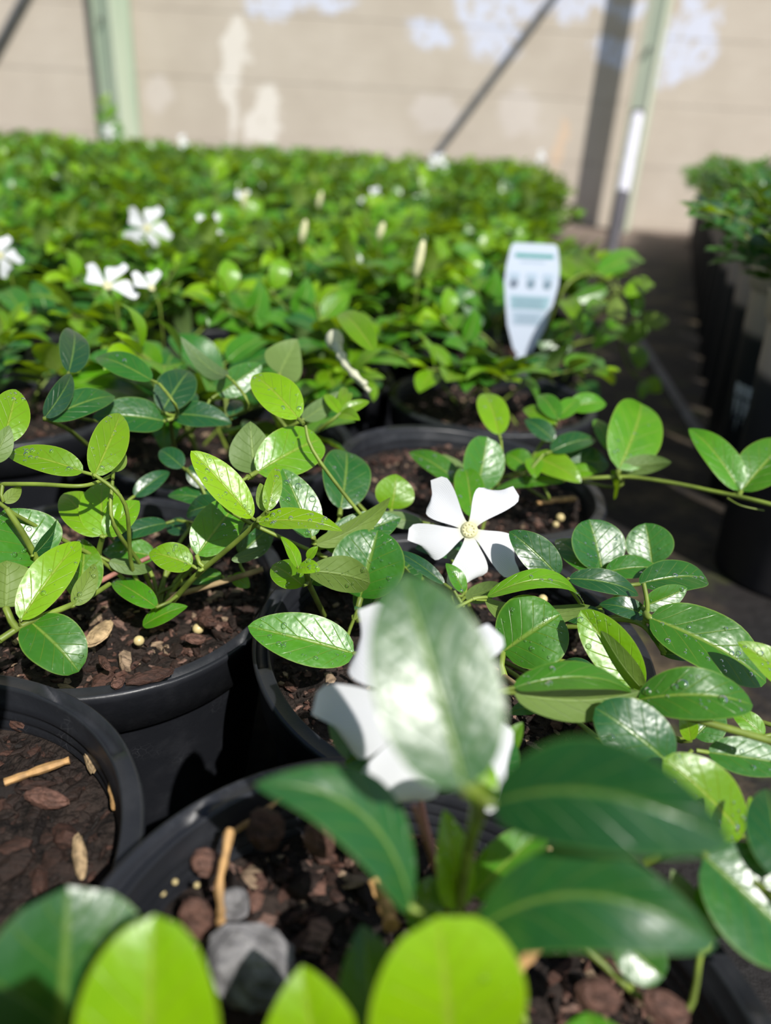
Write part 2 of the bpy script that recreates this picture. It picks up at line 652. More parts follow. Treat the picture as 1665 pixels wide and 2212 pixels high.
def wall_material():
    t = NT('weathered_painted_board')
    tc = t.n('TexCoord').outputs['Object']
    warp = t.n('TexNoise')
    warp.inputs['Scale'].default_value = 9
    warp.inputs['Detail'].default_value = 4
    warp.inputs['Roughness'].default_value = 0.7
    t.put(warp.inputs['Vector'], tc)
    vm = t.n('VectorMath', operation='MULTIPLY_ADD')
    t.put(vm.inputs[0], warp.outputs[1])
    vm.inputs[1].default_value = (0.20, 0, 0.20)
    off = t.n('VectorMath', operation='SUBTRACT')
    t.put(off.inputs[0], tc)
    off.inputs[1].default_value = (0.1, 0, 0.1)
    t.put(vm.inputs[2], off.outputs[0])
    wv = vm.outputs[0]
    base = t.ramp(t.noise(3.0, 5, tc, 0.6), [(0.3, (0.47, 0.405, 0.33)), (0.5, (0.525, 0.46, 0.38)), (0.7, (0.575, 0.51, 0.43))])
    grain = t.n('Mapping')
    grain.inputs['Scale'].default_value = (1.5, 1, 22)
    t.put(grain.inputs[0], tc)
    base = t.mix(t.math('MULTIPLY', t.step(t.noise(5, 4, grain.outputs[0]), 0.4, 0.7), 0.25), base, (0.44, 0.375, 0.31))

    def blobs(lst):
        acc = None
        for px, py, rx, ry in lst:
            p = wall_pt(px, py)
            k = 3.1 / F
            mp = t.n('VectorMath', operation='SUBTRACT')
            t.put(mp.inputs[0], wv)
            mp.inputs[1].default_value = (p.x, 0, p.z)
            m2 = t.n('VectorMath', operation='MULTIPLY')
            t.put(m2.inputs[0], mp.outputs[0])
            m2.inputs[1].default_value = (1 / (rx * k), 0, 1 / (ry * k))
            ln = t.n('VectorMath', operation='LENGTH')
            t.put(ln.inputs[0], m2.outputs[0])
            g = t.step(ln.outputs['Value'], 1.15, 0.75)
            acc = g if acc is None else t.math('MAXIMUM', acc, g)
        return acc
    white = blobs([(925, 78, 48, 36), (1065, 62, 55, 62), (1110, 20, 60, 30), (1215, 8, 60, 26), (600, 6, 80, 22), (710, 10, 60, 16), (1020, 15, 30, 30),
                   (1480, 105, 55, 52), (1450, 140, 30, 40), (1530, 80, 24, 45), (1360, 12, 30, 22), (1342, 112, 22, 24), (1310, 100, 26, 22), (1290, 5, 30, 20), (1500, 20, 26, 34)])
    cream = blobs([(505, 150, 24, 36), (512, 100, 26, 44), (495, 210, 16, 90), (585, 240, 24, 44), (570, 280, 40, 22)])
    pinkish = blobs([(950, 248, 52, 34), (1128, 245, 48, 40), (345, 205, 30, 30)])
    orange = blobs([(1213, 290, 12, 36), (1208, 340, 16, 30)])
    c = t.mix(t.math('MULTIPLY', pinkish, 0.5), base, (0.66, 0.60, 0.56))
    c = t.mix(t.math('MULTIPLY', orange, 0.5), c, (0.72, 0.50, 0.32))
    c = t.mix(t.math('MULTIPLY', cream, 0.55), c, (0.88, 0.84, 0.78))
    c = t.mix(t.math('MULTIPLY', t.math('MULTIPLY', white, t.step(t.noise(26, 5, tc, 0.7), 0.36, 0.5)), 0.85), c, (0.64, 0.68, 0.82))
    t.set(Base_Color=c, Roughness=0.85, Normal=t.bump(t.noise(60, 4, tc), 0.3, 0.004))
    return t.m


WALLM = wall_material()
mb = MB()
zl = [wall_pt(0, 142).z, ]
pitch_z = abs(wall_pt(832, 42).z - wall_pt(832, 188).z)
z = zl[0] - 4 * pitch_z
z_low = -0.02
edges = []
zz = zl[0]
while zz > 0:
    zz -= pitch_z
while zz < 3.2:
    edges.append(zz)
    zz += pitch_z
for k, z0 in enumerate(edges[:-1]):
    z1 = edges[k + 1]
    a0, a1 = max(z0 + 0.0008, 0.0), z1 - 0.0008
    mb.box(V((0, WALL_Y + 0.02, (a0 + a1) / 2)), (V((5, 0, 0)), V((0, 0.02, 0)), V((0, 0, (a1 - a0) / 2))))
mb.box(V((0, WALL_Y + 0.05, 1.6)), (V((5, 0, 0)), V((0, 0.012, 0)), V((0, 0, 1.6))))
o = link('wall_back', mb.mesh('wall_back', [WALLM], smooth=False))
o['kind'] = 'structure'


def ground_material():
    t = NT('damp_weed_mat')
    tc = t.n('TexCoord').outputs['Object']
    n1 = t.noise(9, 6, tc, 0.65)
    c = t.ramp(n1, [(0.35, (0.005, 0.004, 0.0035)), (0.5, (0.011, 0.008, 0.007)), (0.58, (0.05, 0.036, 0.02)), (0.68, (0.17, 0.125, 0.065))])
    moss = t.step(t.noise(16, 4, tc), 0.55, 0.72)
    c = t.mix(t.math('MULTIPLY', moss, 0.5), c, (0.10, 0.12, 0.02))
    far = t.n('SeparateXYZ')
    t.put(far.inputs[0], tc)
    c = t.mix(t.step(far.outputs[1], 1.9, 3.2), c, (0.19, 0.145, 0.115))
    t.set(Base_Color=c, Roughness=0.8, Normal=t.bump(t.noise(120, 5, tc), 0.7, 0.004))
    return t.m


mb = MB()
gx = [-5 + 10 * i / 40 for i in range(41)]
gy = [-3 + 6.6 * i / 40 for i in range(41)]
mb.quadgrid([[V((x, y, 0.0)) for x in gx] for y in gy])
o = link('ground', mb.mesh('ground', [ground_material()]))
o['kind'] = 'structure'


# posts, brace poles and the leaning pipe in front of the wall
def y_pt(px, py, Y):
    d = ray(px, py)
    return CAM + d * (Y / d.y)


def post_material(name, front, var):
    t = NT(name)
    tc = t.n('TexCoord').outputs['Object']
    mp = t.n('Mapping')
    mp.inputs['Scale'].default_value = (18, 18, 1.6)
    t.put(mp.inputs[0], tc)
    c = t.mix(t.step(t.noise(1.2, 4, mp.outputs[0]), 0.35, 0.7), front, var)
    c = t.mix(t.math('MULTIPLY', t.step(t.noise(7, 4, tc), 0.62, 0.72), 0.4), c, (0.25, 0.22, 0.17))
    t.set(Base_Color=c, Roughness=0.8, Normal=t.bump(t.noise(3, 4, mp.outputs[0]), 0.4, 0.004))
    return t.m


GREENPOST = post_material('pale_green_treated_timber', (0.36, 0.45, 0.33), (0.50, 0.55, 0.42))
CREAMPOST = post_material('cream_green_timber', (0.50, 0.56, 0.43), (0.62, 0.62, 0.50))
POLE = simple('dark_galvanised_pole', (0.115, 0.12, 0.125), 0.5, 0.5, 0.3, 30)
PIPEB = simple('dark_pipe', (0.075, 0.07, 0.08), 0.45, 0.5, 0.2, 30)
PIPEW = simple('flaking_white_paint', (0.66, 0.65, 0.70), 0.6, 0.4, 0.12, 70, 0.5, 90, 0.003)
CAPM = simple('post_bolt', (0.2, 0.19, 0.18), 0.5, 0.5, 0.2, 50, metal=0.6)


def square_post(name, label, px, py, Y, half, rz, mats):
    p = y_pt(px, py, Y)
    root = thing(name, label, 'post', (p.x, p.y, 0))
    mb = MB()
    ca, sa = math.cos(rz), math.sin(rz)
    ax, ay = V((ca, sa, 0)), V((-sa, ca, 0))
    prof = []
    for a, b in ((-1, -1), (1, -1), (1, 1), (-1, 1)):
        for k in (0, 1):
            e = 0.86
            q = (a * (e if (k == 0) == (a * b > 0) else 1), b * (1 if (k == 0) == (a * b > 0) else e))
            prof.append(ax * q[0] * half + ay * q[1] * half)
    rows = [[q + V((0, 0, z)) for q in prof] for z in (0, 0.4, 0.8, 1.2, 1.6, 2.0, 2.6)]
    mb.quadgrid(rows, close=True)
    mb.fan(rows[-1], V((0, 0, 2.6)))
    link('shaft', mb.mesh('shaft', [mats], smooth=False), root)
    mb = MB()
    for z in (0.62, 0.95):
        mb.tube([-ay * (half - 0.002) + V((0, 0, z)), -ay * (half + 0.008) + V((0, 0, z))], 0.008, 8)
    link('bolt', mb.mesh('bolt', [CAPM]), root)
    return root


square_post('timber_post', 'pale green square timber post against the wall, left of the white paint streak', 250, 130, 3.27, 0.052, math.radians(-28), GREENPOST)
square_post('timber_post', 'pale cream-green timber post behind the leaning pipe, dark shadow stripe at its left', 1404, 120, 3.19, 0.035, math.radians(-28), CREAMPOST)


def pole(name, label, cat, p0, p1, r, mat):
    root = thing(name, label, cat, p0)
    mb = MB()
    d = p1 - p0
    mb.tube([d * (k / 8) for k in range(9)], r, 12)
    link('tube', mb.mesh('tube', [mat]), root)
    mb = MB()
    n = d.normalized()
    mb.tube([d - n * 0.05, d], r * 1.25, 12)
    link('end_clamp', mb.mesh('end_clamp', [CAPM]), root)
    return root


def to_ground(pa, pb):
    k = (pb.z - 0.0) / (pb.z - pa.z)
    return pb + (pa - pb) * k


a, b = y_pt(1190, 0, 3.325), y_pt(965, 300, 3.325)
pole('brace_pole', 'dark thin brace pole slanting up right across the middle of the wall', 'pole', to_ground(b, b + (b - a) * 0.5) if b.z < 0 else b + (b - a) * (b.z / (a.z - b.z)), a + (a - b) * 1.0, 0.0125, POLE)
a, b = y_pt(47, 0, 3.325), y_pt(-4, 95, 3.325)
pole('brace_pole', 'dark brace pole cutting across the top left corner of the photo', 'pole', b + (b - a) * (b.z / (a.z - b.z)), a + (a - b) * 3.4, 0.0125, POLE)

# leaning pipe
pb, pt = y_pt(1316, 560, 2.30), y_pt(1376, 250, 2.62)
pb = pb + (pb - pt) * (pb.z / (pt.z - pb.z))
root = thing('leaning_pipe', 'dark pipe with a flaking white painted top leaning before the right post', 'pipe', pb)
pm = pb + (pt - pb) * 0.44
mb = MB()
mb.tube([V((0, 0, 0)), (pm - pb) * 0.5, pm - pb], 0.0195, 14)
link('lower_pipe', mb.mesh('lower_pipe', [PIPEB]), root)
mb = MB()
rr = R(5)
ps = [pm - pb + (pt - pm) * (k / 14) for k in range(15)]
mb.tube(ps, [0.0185 + rr.uniform(-0.0012, 0.0012) for _ in ps], 14)
o = link('painted_top', mb.mesh('painted_top', [PIPEW]), root)
o['label'] = 'white painted upper end'
mb = MB()
mb.tube([pt - pb, pt - pb + (pt - pb).normalized() * 0.01], 0.021, 14)
link('pipe_cap', mb.mesh('pipe_cap', [PIPEB]), root)


# ------------------------------------------------------------------ procedural shoots
def shoot_into(mb, rnd, start, az, el0, el1, length, leafL, nl=8, nu=4, node=0.015, tone0=0.15, tone1=0.85, tipflat=False, bare=0.25, small=1.0, nrm=0.3):
    p = V(start)
    seg = node / 2
    n = max(4, int(length / seg))
    pts = [p.copy()]
    az_ = az
    for i in range(n):
        t = i / n
        az_ += rnd.uniform(-0.12, 0.12)
        el = el0 + (el1 - el0) * t + rnd.uniform(-0.06, 0.06)
        d = V((math.cos(az_) * math.cos(el), math.sin(az_) * math.cos(el), math.sin(el)))
        p = p + d * seg
        pts.append(p.copy())
        if i % 2 == 1 and t > bare:
            side = d.cross(V((0, 0, 1)))
            if side.length < 0.15:
                side = V((-math.sin(az_), math.cos(az_), 0))
            side.normalize()
            up = side.cross(d).normalized()
            alt = (i // 2) % 2
            sz = leafL * (1.0 - 0.45 * max(0, t - 0.75) / 0.25) * rnd.uniform(0.8, 1.12)
            for sgn in (-1, 1):
                if alt and rnd.random() < 0.7:
                    ld = (side * sgn * 0.55 + d * 0.5 + up * 0.55 * sgn + V((0, 0, 0.25)))
                else:
                    ld = (side * sgn + d * 0.55 + V((0, 0, rnd.uniform(-0.1, 0.45))))
                ld = ld.normalized()
                nn = (V((0, 0, 1)) + up * 0.5 - d * 0.3 * (1 if alt else 0) + V((rnd.gauss(0, nrm), rnd.gauss(0, nrm), 0))).normalized()
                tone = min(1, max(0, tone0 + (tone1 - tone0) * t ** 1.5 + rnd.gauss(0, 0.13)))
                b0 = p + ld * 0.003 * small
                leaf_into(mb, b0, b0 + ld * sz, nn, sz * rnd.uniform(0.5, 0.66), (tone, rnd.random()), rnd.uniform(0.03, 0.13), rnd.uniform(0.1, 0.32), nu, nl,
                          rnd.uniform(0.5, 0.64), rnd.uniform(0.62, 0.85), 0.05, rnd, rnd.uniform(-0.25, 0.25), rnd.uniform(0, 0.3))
                mb.tube([p, b0], 0.0007 * small, 4, mat=1, cap=False)
    tipd = (pts[-1] - pts[-3]).normalized()
    for sgn in (-1, 1):
        sz = leafL * 0.45
        side = tipd.cross(V((0.3, 0.1, 1))).normalized()
        ld = (tipd + side * 0.35 * sgn + V((0, 0, 0.2))).normalized()
        leaf_into(mb, p, p + ld * sz, (V((0, 0, 1)) - tipd * 0.5 + side * sgn * -0.4).normalized(), sz * 0.5, (min(1, tone1 + 0.15), rnd.random()), 0.05, 0.35, nu, nl, rnd=rnd)
    mb.tube(pts, [0.0012 * small - 0.0005 * small * i / len(pts) for i in range(len(pts))], 5, mat=1)


rnd = R(11)
SHOOTS, TALL, CLUMP = [], [], []
for k in range(12):
    mb = MB()
    shoot_into(mb, rnd, (0, 0, 0), 0.0, rnd.uniform(0.85, 1.35), rnd.uniform(-0.1, 0.6), rnd.uniform(0.075, 0.115), rnd.uniform(0.031, 0.040), 9, 4, tone0=0.1, tone1=0.95)
    SHOOTS.append(mb.mesh('shoot', [LEAF, STEM]))
for k in range(4):
    mb = MB()
    shoot_into(mb, rnd, (0, 0, 0), 0.0, 1.3, rnd.uniform(0.9, 1.4), rnd.uniform(0.10, 0.135), rnd.uniform(0.028, 0.034), 8, 4, tone1=1.0)
    TALL.append(mb.mesh('shoot', [LEAF, STEM]))
for k in range(6):
    mb = MB()
    for q in range(17):
        az = rnd.uniform(0, 6.283)
        shoot_into(mb, rnd, (rnd.uniform(-0.03, 0.03), rnd.uniform(-0.03, 0.03), 0), az, rnd.uniform(0.9, 1.4), rnd.uniform(0.1, 0.9), rnd.uniform(0.085, 0.13), rnd.uniform(0.028, 0.037), 5, 2, 0.016, 0.0, 0.75, bare=0.15, nrm=0.5)
    CLUMP.append(mb.mesh('foliage', [LEAF, STEM]))

POTM = [pot_mesh('pot', 0.07, RIM_Z, slots=(0.4 + k, 2.5 + k, 4.6 + k)) for k in range(2)]
SOILM = [soil_mesh('potting_mix', 0.063, RIM_Z - 0.012, 31 + k, 800) for k in range(3)]
SOILF = soil_mesh('potting_mix', 0.063, RIM_Z - 0.012, 77, 70, 1.4)

EI, EJ = V((-1.93, 0.45, 0)) * 0.07, V((0.28, 1.95, 0)) * 0.07
D0 = V((0.38, 3.04, 0)) * 0.07
HERO = {(0, -1): 'C', (1, -1): 'A', (0, 0): 'D', (1, 0): 'B', (0, 1): 'E', (1, 1): 'F', (0, 3): 'T'}
PLANTS = []


def hides_tag(o_, root_):
    mw = root_.matrix_basis @ o_.matrix_basis
    for v in list(o_.data.vertices)[::2]:
        w_ = mw @ v.co
        q = proj(w_)
        if q and 1078 < q[0] < 1206 and 505 < q[1] < 735 and q[2] < 0.62:
            return True
        tt = ((at(1140, 640, 0.575) - w_).dot(fwd)) / (-sun_dir.dot(fwd))
        if tt > 0:
            q = proj(w_ - sun_dir * tt)
            if q and 1070 < q[0] < 1215 and 500 < q[1] < 740:
                return True
    return False


LAB_MID = {
    (2, 0): 'potted periwinkle at the left edge of the photo with a long stem reaching in',
    (2, 1): 'potted periwinkle whose bright leaves fill the left edge above the long stem',
    (0, 2): 'potted periwinkle at the bed edge, between the round pot rim and the white tag',
    (0, 4): 'potted periwinkle at the bed edge directly behind the white plant tag',
}
rnd = R(4)
for j in range(-1, 21):
    for i in range(0, 17):
        if (i, j) in HERO:
            continue
        p = D0 + EI * i + EJ * j
        p = p + V((rnd.uniform(-0.003, 0.003), rnd.uniform(-0.003, 0.003), 0))
        if p.y > 3.02 or p.y < 0.16:
            continue
        q = [proj(p + V((dx, 0, RIM_Z + dz))) for dx in (-0.09, 0.09) for dz in (0, 0.1)]
        q = [a_ for a_ in q if a_]
        if not q or max(a_[0] for a_ in q) < -40 or min(a_[0] for a_ in q) > 1700 or min(a_[1] for a_ in q) > 2230:
            continue
        if j < 0:
            continue
        if (i, j) in LAB_MID:
            lab, grp = LAB_MID[(i, j)], None
        elif i == 0:
            rw = 'nearer' if p.y < 1.6 else 'farthest'
            lab, grp = f'green periwinkle pot in the aisle-edge line of the left bed, {rw} blurred stretch', f'aisle-edge periwinkles, {rw} stretch'
        elif p.y < 1.0:
            lab, grp = 'glossy green periwinkle pot in the middle rows of the left bed', 'potted periwinkles in the middle rows'
        elif p.y < 2.0:
            lab, grp = 'potted green periwinkle blurred in the packed rows between middle and far bed', 'potted periwinkles in the blurred rows'
        else:
            lab, grp = 'tiny blurred potted green periwinkle in the last rows before the wall', 'potted periwinkles by the wall'
        root = thing('potted_periwinkle', lab, 'potted plant', p, grp, rnd.uniform(0, 6.28) if (i, j) not in LAB_MID else 0)
        link('pot', rnd.choice(POTM), root)
        link('potting_mix', rnd.choice(SOILM) if p.y < 0.8 else SOILF, root)
        if p.y < 1.1:
            n = 8 if j <= 1 else (13 if j == 2 else 16)
            for q in range(n):
                s = link('shoot', rnd.choice(SHOOTS), root)
                s.location = (rnd.uniform(-0.025, 0.025), rnd.uniform(-0.025, 0.025), RIM_Z - 0.012)
                s.rotation_euler = (0, 0, q * 6.283 / n + rnd.uniform(-0.4, 0.4))
                k = rnd.uniform(0.8, 1.05) * (0.78 if j <= 1 else 0.92 if j == 2 else 1.0)
                s.scale = (k, k, k)
                if (j <= 4 and i <= 1) and hides_tag(s, root):
                    bpy.data.objects.remove(s)
            if j > 3 and rnd.random() < 0.35:
                s = link('shoot', rnd.choice(TALL), root)
                s.location = (rnd.uniform(-0.02, 0.02), 0, RIM_Z - 0.012)
                s.rotation_euler = (0, 0, rnd.uniform(0, 6.28))
        else:
            s = link('foliage', rnd.choice(CLUMP), root)
            s.location = (0, 0, RIM_Z - 0.014)
            s.rotation_euler = (0, 0, rnd.uniform(0, 6.28))
            k = 1.0 + 0.12 * min(1, (p.y - 1.1) / 1.5)
            s.scale = (k, k, k * rnd.uniform(0.95, 1.08))
            if rnd.random() < 0.25 and p.y < 2.9:
                s = link('shoot', rnd.choice(TALL), root)
                s.location = (0, 0, RIM_Z)
                s.rotation_euler = (0, 0, rnd.uniform(0, 6.28))
        PLANTS.append((i, j, p, root))




# the plants standing behind the camera in the same rows (they shade the front pots)
def in_view(o_, root_):
    mw = root_.matrix_basis @ o_.matrix_basis
    for v in list(o_.data.vertices)[::3]:
        q = proj(mw @ v.co)
        if q and -60 < q[0] < 1725 and -60 < q[1] < 2270:
            return True
    return False


rnd = R(15)
for i, j in ((0, -2), (1, -2), (0, -3), (2, -1)):
    p = D0 + EI * i + EJ * j
    if (i, j) == (2, -1):
        p = p + V((0, 0, 0))
    root = thing('potted_periwinkle', 'black pot of periwinkle standing just below the photo, out of frame', 'potted plant', p, 'potted periwinkles below the frame', 0)
    link('pot', rnd.choice(POTM), root)
    link('potting_mix', SOILF, root)
    for q in range(34):
        s = bpy.data.objects.new('shoot', rnd.choice(SHOOTS + TALL))
        s.location = (rnd.uniform(-0.04, 0.04), rnd.uniform(-0.04, 0.04), RIM_Z - 0.012)
        s.rotation_euler = (0, 0, rnd.uniform(0, 6.28))
        k = rnd.uniform(0.9, 1.25)
        s.scale = (k, k, k)
        if in_view(s, root):
            bpy.data.objects.remove(s)
            continue
        COL.objects.link(s)
        s.parent = root


for tx_, ty_, tz_, cnt, pi_ in (((-0.185, -0.06), (0.04, 0.17), 0.105, 700, 1),):  # unseen leaves added along the sun's rays to shade the left front pot
    rts = [o_ for o_ in COL.objects if o_.get('group') == 'potted periwinkles below the frame']
    rt_ = rts[pi_]
    m_ = MB()
    kept = 0
    for q in range(cnt):
        b = V((rnd.uniform(*tx_), rnd.uniform(*ty_), tz_)) + sun_dir * rnd.uniform(0.05, 0.2)
        if kept > 90:
            break
        dd = V((rnd.uniform(-1, 1), rnd.uniform(-1, 1), rnd.uniform(-0.2, 0.5))).normalized()
        tp_ = b + dd * 0.034
        bad = False
        for pp in (b, tp_, (b + tp_) / 2):
            q_ = pp - CAM
            zf = max(q_.dot(fwd), 0.004)
            uu, vv = q_.dot(rt) / zf, q_.dot(dn) / zf
            if (q_.dot(fwd) > -0.012 and abs(uu) < 0.68 and vv < 0.95) or q_.length < 0.04:
                bad = True
        if bad:
            continue
        kept += 1
        leaf_into(m_, b, tp_, sun_dir + V((rnd.gauss(0, 0.4), rnd.gauss(0, 0.4), 0)), 0.021, (rnd.uniform(0.1, 0.8), rnd.random()), 0.07, 0.2, 4, 8, rnd=rnd)
        c_ = rt_.location + V((0, 0, RIM_Z))
        m1 = (b + c_) / 2 + V((0, -0.01, -0.01))
        m_.tube([b, m1, c_], 0.0007, 4, mat=1)
    link('foliage', m_.mesh('foliage', [LEAF, STEM], True, rt_.location), rt_)


def plant_near(pt):
    return min(PLANTS, key=lambda a_: (a_[2].x - pt.x) ** 2 + (a_[2].y - pt.y) ** 2)


# ------------------------------------------------------------------ the right-hand bed of tall pots
rnd = R(8)
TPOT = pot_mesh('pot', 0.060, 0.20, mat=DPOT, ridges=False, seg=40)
TSOIL = soil_mesh('potting_mix', 0.054, 0.190, 5, 60, 1.3, zp=0.2)
BUSH = []
for k in range(4):
    mb = MB()
    for q in range(34):
        az = rnd.uniform(0, 6.283)
        shoot_into(mb, rnd, (rnd.uniform(-0.04, 0.04), rnd.uniform(-0.04, 0.04), 0), az, rnd.uniform(0.7, 1.45), rnd.uniform(-0.2, 1.0), rnd.uniform(0.075, 0.12), rnd.uniform(0.016, 0.022), 4, 2, 0.010, 0.05, 0.45, bare=0.1, small=0.8)
    BUSH.append(mb.mesh('foliage', [LEAF, STEM]))
A0, A1 = V((0.345, 0.75, 0)), V((0.345 + 0.045, 0.885, 0))
step = (A1 - A0)
perp = V((step.y, -step.x, 0)).normalized() * 0.142
k = -2
while True:
    base = A0 + step * k
    if base.y > 3.0:
        break
    for c in range(6):
        p = base + perp * c + V((0.04, 0, 0)) + step * (0.5 * (c % 2))
        q = proj(p + V((-0.09, 0, 0.2)))
        q2 = proj(p + V((0, 0, 0.2)))
        if q is None or q[0] > 1690 or p.y > 3.05 or p.y < 0.25:
            continue
        if c == 0:
            lab = 'tall dusty black pot of small-leaved shrub in the aisle-side row of the right bed'
            grp = 'tall pots along the aisle'
        else:
            lab, grp = 'small-leaved green shrub in the inner rows of the right bed', 'shrubs in the inner rows of the right bed'
        root = thing('potted_shrub', lab, 'potted plant', p, grp, 0)
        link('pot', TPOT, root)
        link('potting_mix', TSOIL, root)
        s = link('foliage', rnd.choice(BUSH), root)
        s.location = (0, 0, 0.19)
        s.scale = (1.08, 1.08, 0.84)
        s.rotation_euler = (0, 0, rnd.uniform(0, 6.28))
    k += 1

# ------------------------------------------------------------------ the five nearest plants, leaf by leaf
HP = {
    'T': (1.22, 8.89, 0.0, (0.01, 0.0), 12, (1.0, 3.1, 5.2), (1160, 770), 'potted periwinkle at the bed edge, trailing over the aisle beside the white tag'),
    'F': (-1.27, 5.46, 0.0, (0.02, -0.02), 12, (1.0, 3.1, 5.2), (375, 960), 'potted periwinkle right behind the pot of sunlit bark, dark leaves rising over its rim'),
    # owner: x, y (pot radii), rim lift, tilt, soil drop (mm), slots, crown pixel, crown height, label
    'E': (0.61, 5.00, 0.01, (0.10, 0.01), 12, (0.5, 2.6, 4.7), (1085, 1035), 'potted periwinkle whose rim and sunlit bark show just behind the open white flower'),
    'D': (0.38, 3.04, -0.05, (0.03, -0.07), 13, (1.2, 3.2, 5.4), (1020, 1400), 'potted periwinkle carrying the sharp open white flower, large wet leaves spreading right'),
    'B': (-1.54, 3.50, -0.10, (0.04, -0.02), 8, (1.4, 3.4, 5.6), (345, 1330), 'potted periwinkle with bright sunlit leaves over reddish bark and two pale beads, at left'),
    'A': (-1.73, 1.54, 0.00, (0.0, 0.0), 16, (0.93, 3.0, 5.1), (-100, 1900), 'black pot in shade at the left edge, bare bark and no shoots in sight'),
    'C': (0.22, 1.09, 0.15, (0.15, 0.06), 19, (2.75, 4.9, 0.5), (985, 1990), 'nearest potted periwinkle, its blurred stem rising before the half hidden white flower'),
}
ROOT, CEN, STEMPTS, CROWN = {}, {}, {k: [] for k in HP}, {}
for k, (x, y, dz, tilt, drop, slots, cp, lab) in HP.items():
    p = V((x * 0.07, y * 0.07, dz * 0.07))
    # a lifted or sunken pot stands on the ground: its height takes up the difference
    hgt = RIM_Z + dz * 0.07
    base = V((p.x, p.y, 0))
    root = thing('potted_periwinkle', lab, 'potted plant', base)
    ROOT[k], CEN[k] = root, base
    link('pot', pot_mesh('pot', 0.07, hgt, tilt, slots, seg=128), root)
    big = {'C': 1.25, 'A': 1.25, 'B': 1.0, 'D': 0.9, 'E': 0.9, 'F': 0.9, 'T': 1.0}[k]
    nch = {'T': 500, 'F': 900, 'C': 2000, 'A': 1700, 'B': 2300, 'D': 1900, 'E': 1500}[k]
    tn = {'A': (0.0, 0.6)}.get(k, (0.0, 1.0))  # left pot's bark is darkened in colour to deepen its shade
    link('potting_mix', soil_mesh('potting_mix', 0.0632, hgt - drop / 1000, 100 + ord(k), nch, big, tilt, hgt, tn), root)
    CROWN[k] = at(cp[0], cp[1], -drop + dz * 70 + 3)
hrnd = R(19)
for k, n in (('F', 7), ('T', 15)):
    for q in range(n):
        s = bpy.data.objects.new('shoot', hrnd.choice(SHOOTS))
        s.location = (hrnd.uniform(-0.02, 0.02), hrnd.uniform(-0.02, 0.02), RIM_Z - 0.012)
        s.rotation_euler = (0, 0, q * 6.283 / n + hrnd.uniform(-0.3, 0.3))
        kk = hrnd.uniform(0.75, 0.95)
        s.scale = (kk, kk, kk)
        if k == 'T' and hides_tag(s, ROOT[k]):
            bpy.data.objects.remove(s)
            continue
        COL.objects.link(s)
        s.parent = ROOT[k]
CROWN['C'] = at(985, 1995, 0.152)
CROWN['A'] = CEN['A'] + V((0, 0, 0.105))


def obj_at(name, mb, mats, owner, smooth=True):
    return link(name, mb.mesh(name, mats, smooth, CEN[owner]), ROOT[owner])


def smooth_path(pts, sub=6):
    out = []
    n = len(pts)
    for i in range(n - 1):
        p0, p1, p2, p3 = pts[max(i - 1, 0)], pts[i], pts[i + 1], pts[min(i + 2, n - 1)]
        for k in range(sub):
            t = k / sub
            out.append(0.5 * ((2 * p1) + (p2 - p0) * t + (2 * p0 - 5 * p1 + 4 * p2 - p3) * t * t + (3 * p1 - p0 - 3 * p2 + p3) * t ** 3))
    out.append(pts[-1])
    return out


def ST(owner, pts, r0=1.3, r1=0.9, mat=0, name='stem'):
    ps = smooth_path([at(*p) for p in pts])
    mb = MB()
    mb.tube(ps, [(r0 + (r1 - r0) * i / len(ps)) / 1000 for i in range(len(ps))], 8)
    o = obj_at(name, mb, [(STEM, STEM_OLD, STEM_PINK)[mat]], owner)
    if mat != 0:
        o['label'] = ('', 'pale brown woody stem', 'reddish stem')[mat]
    STEMPTS[owner] += ps
    return o


hr = R(21)
LEN_LOG = []


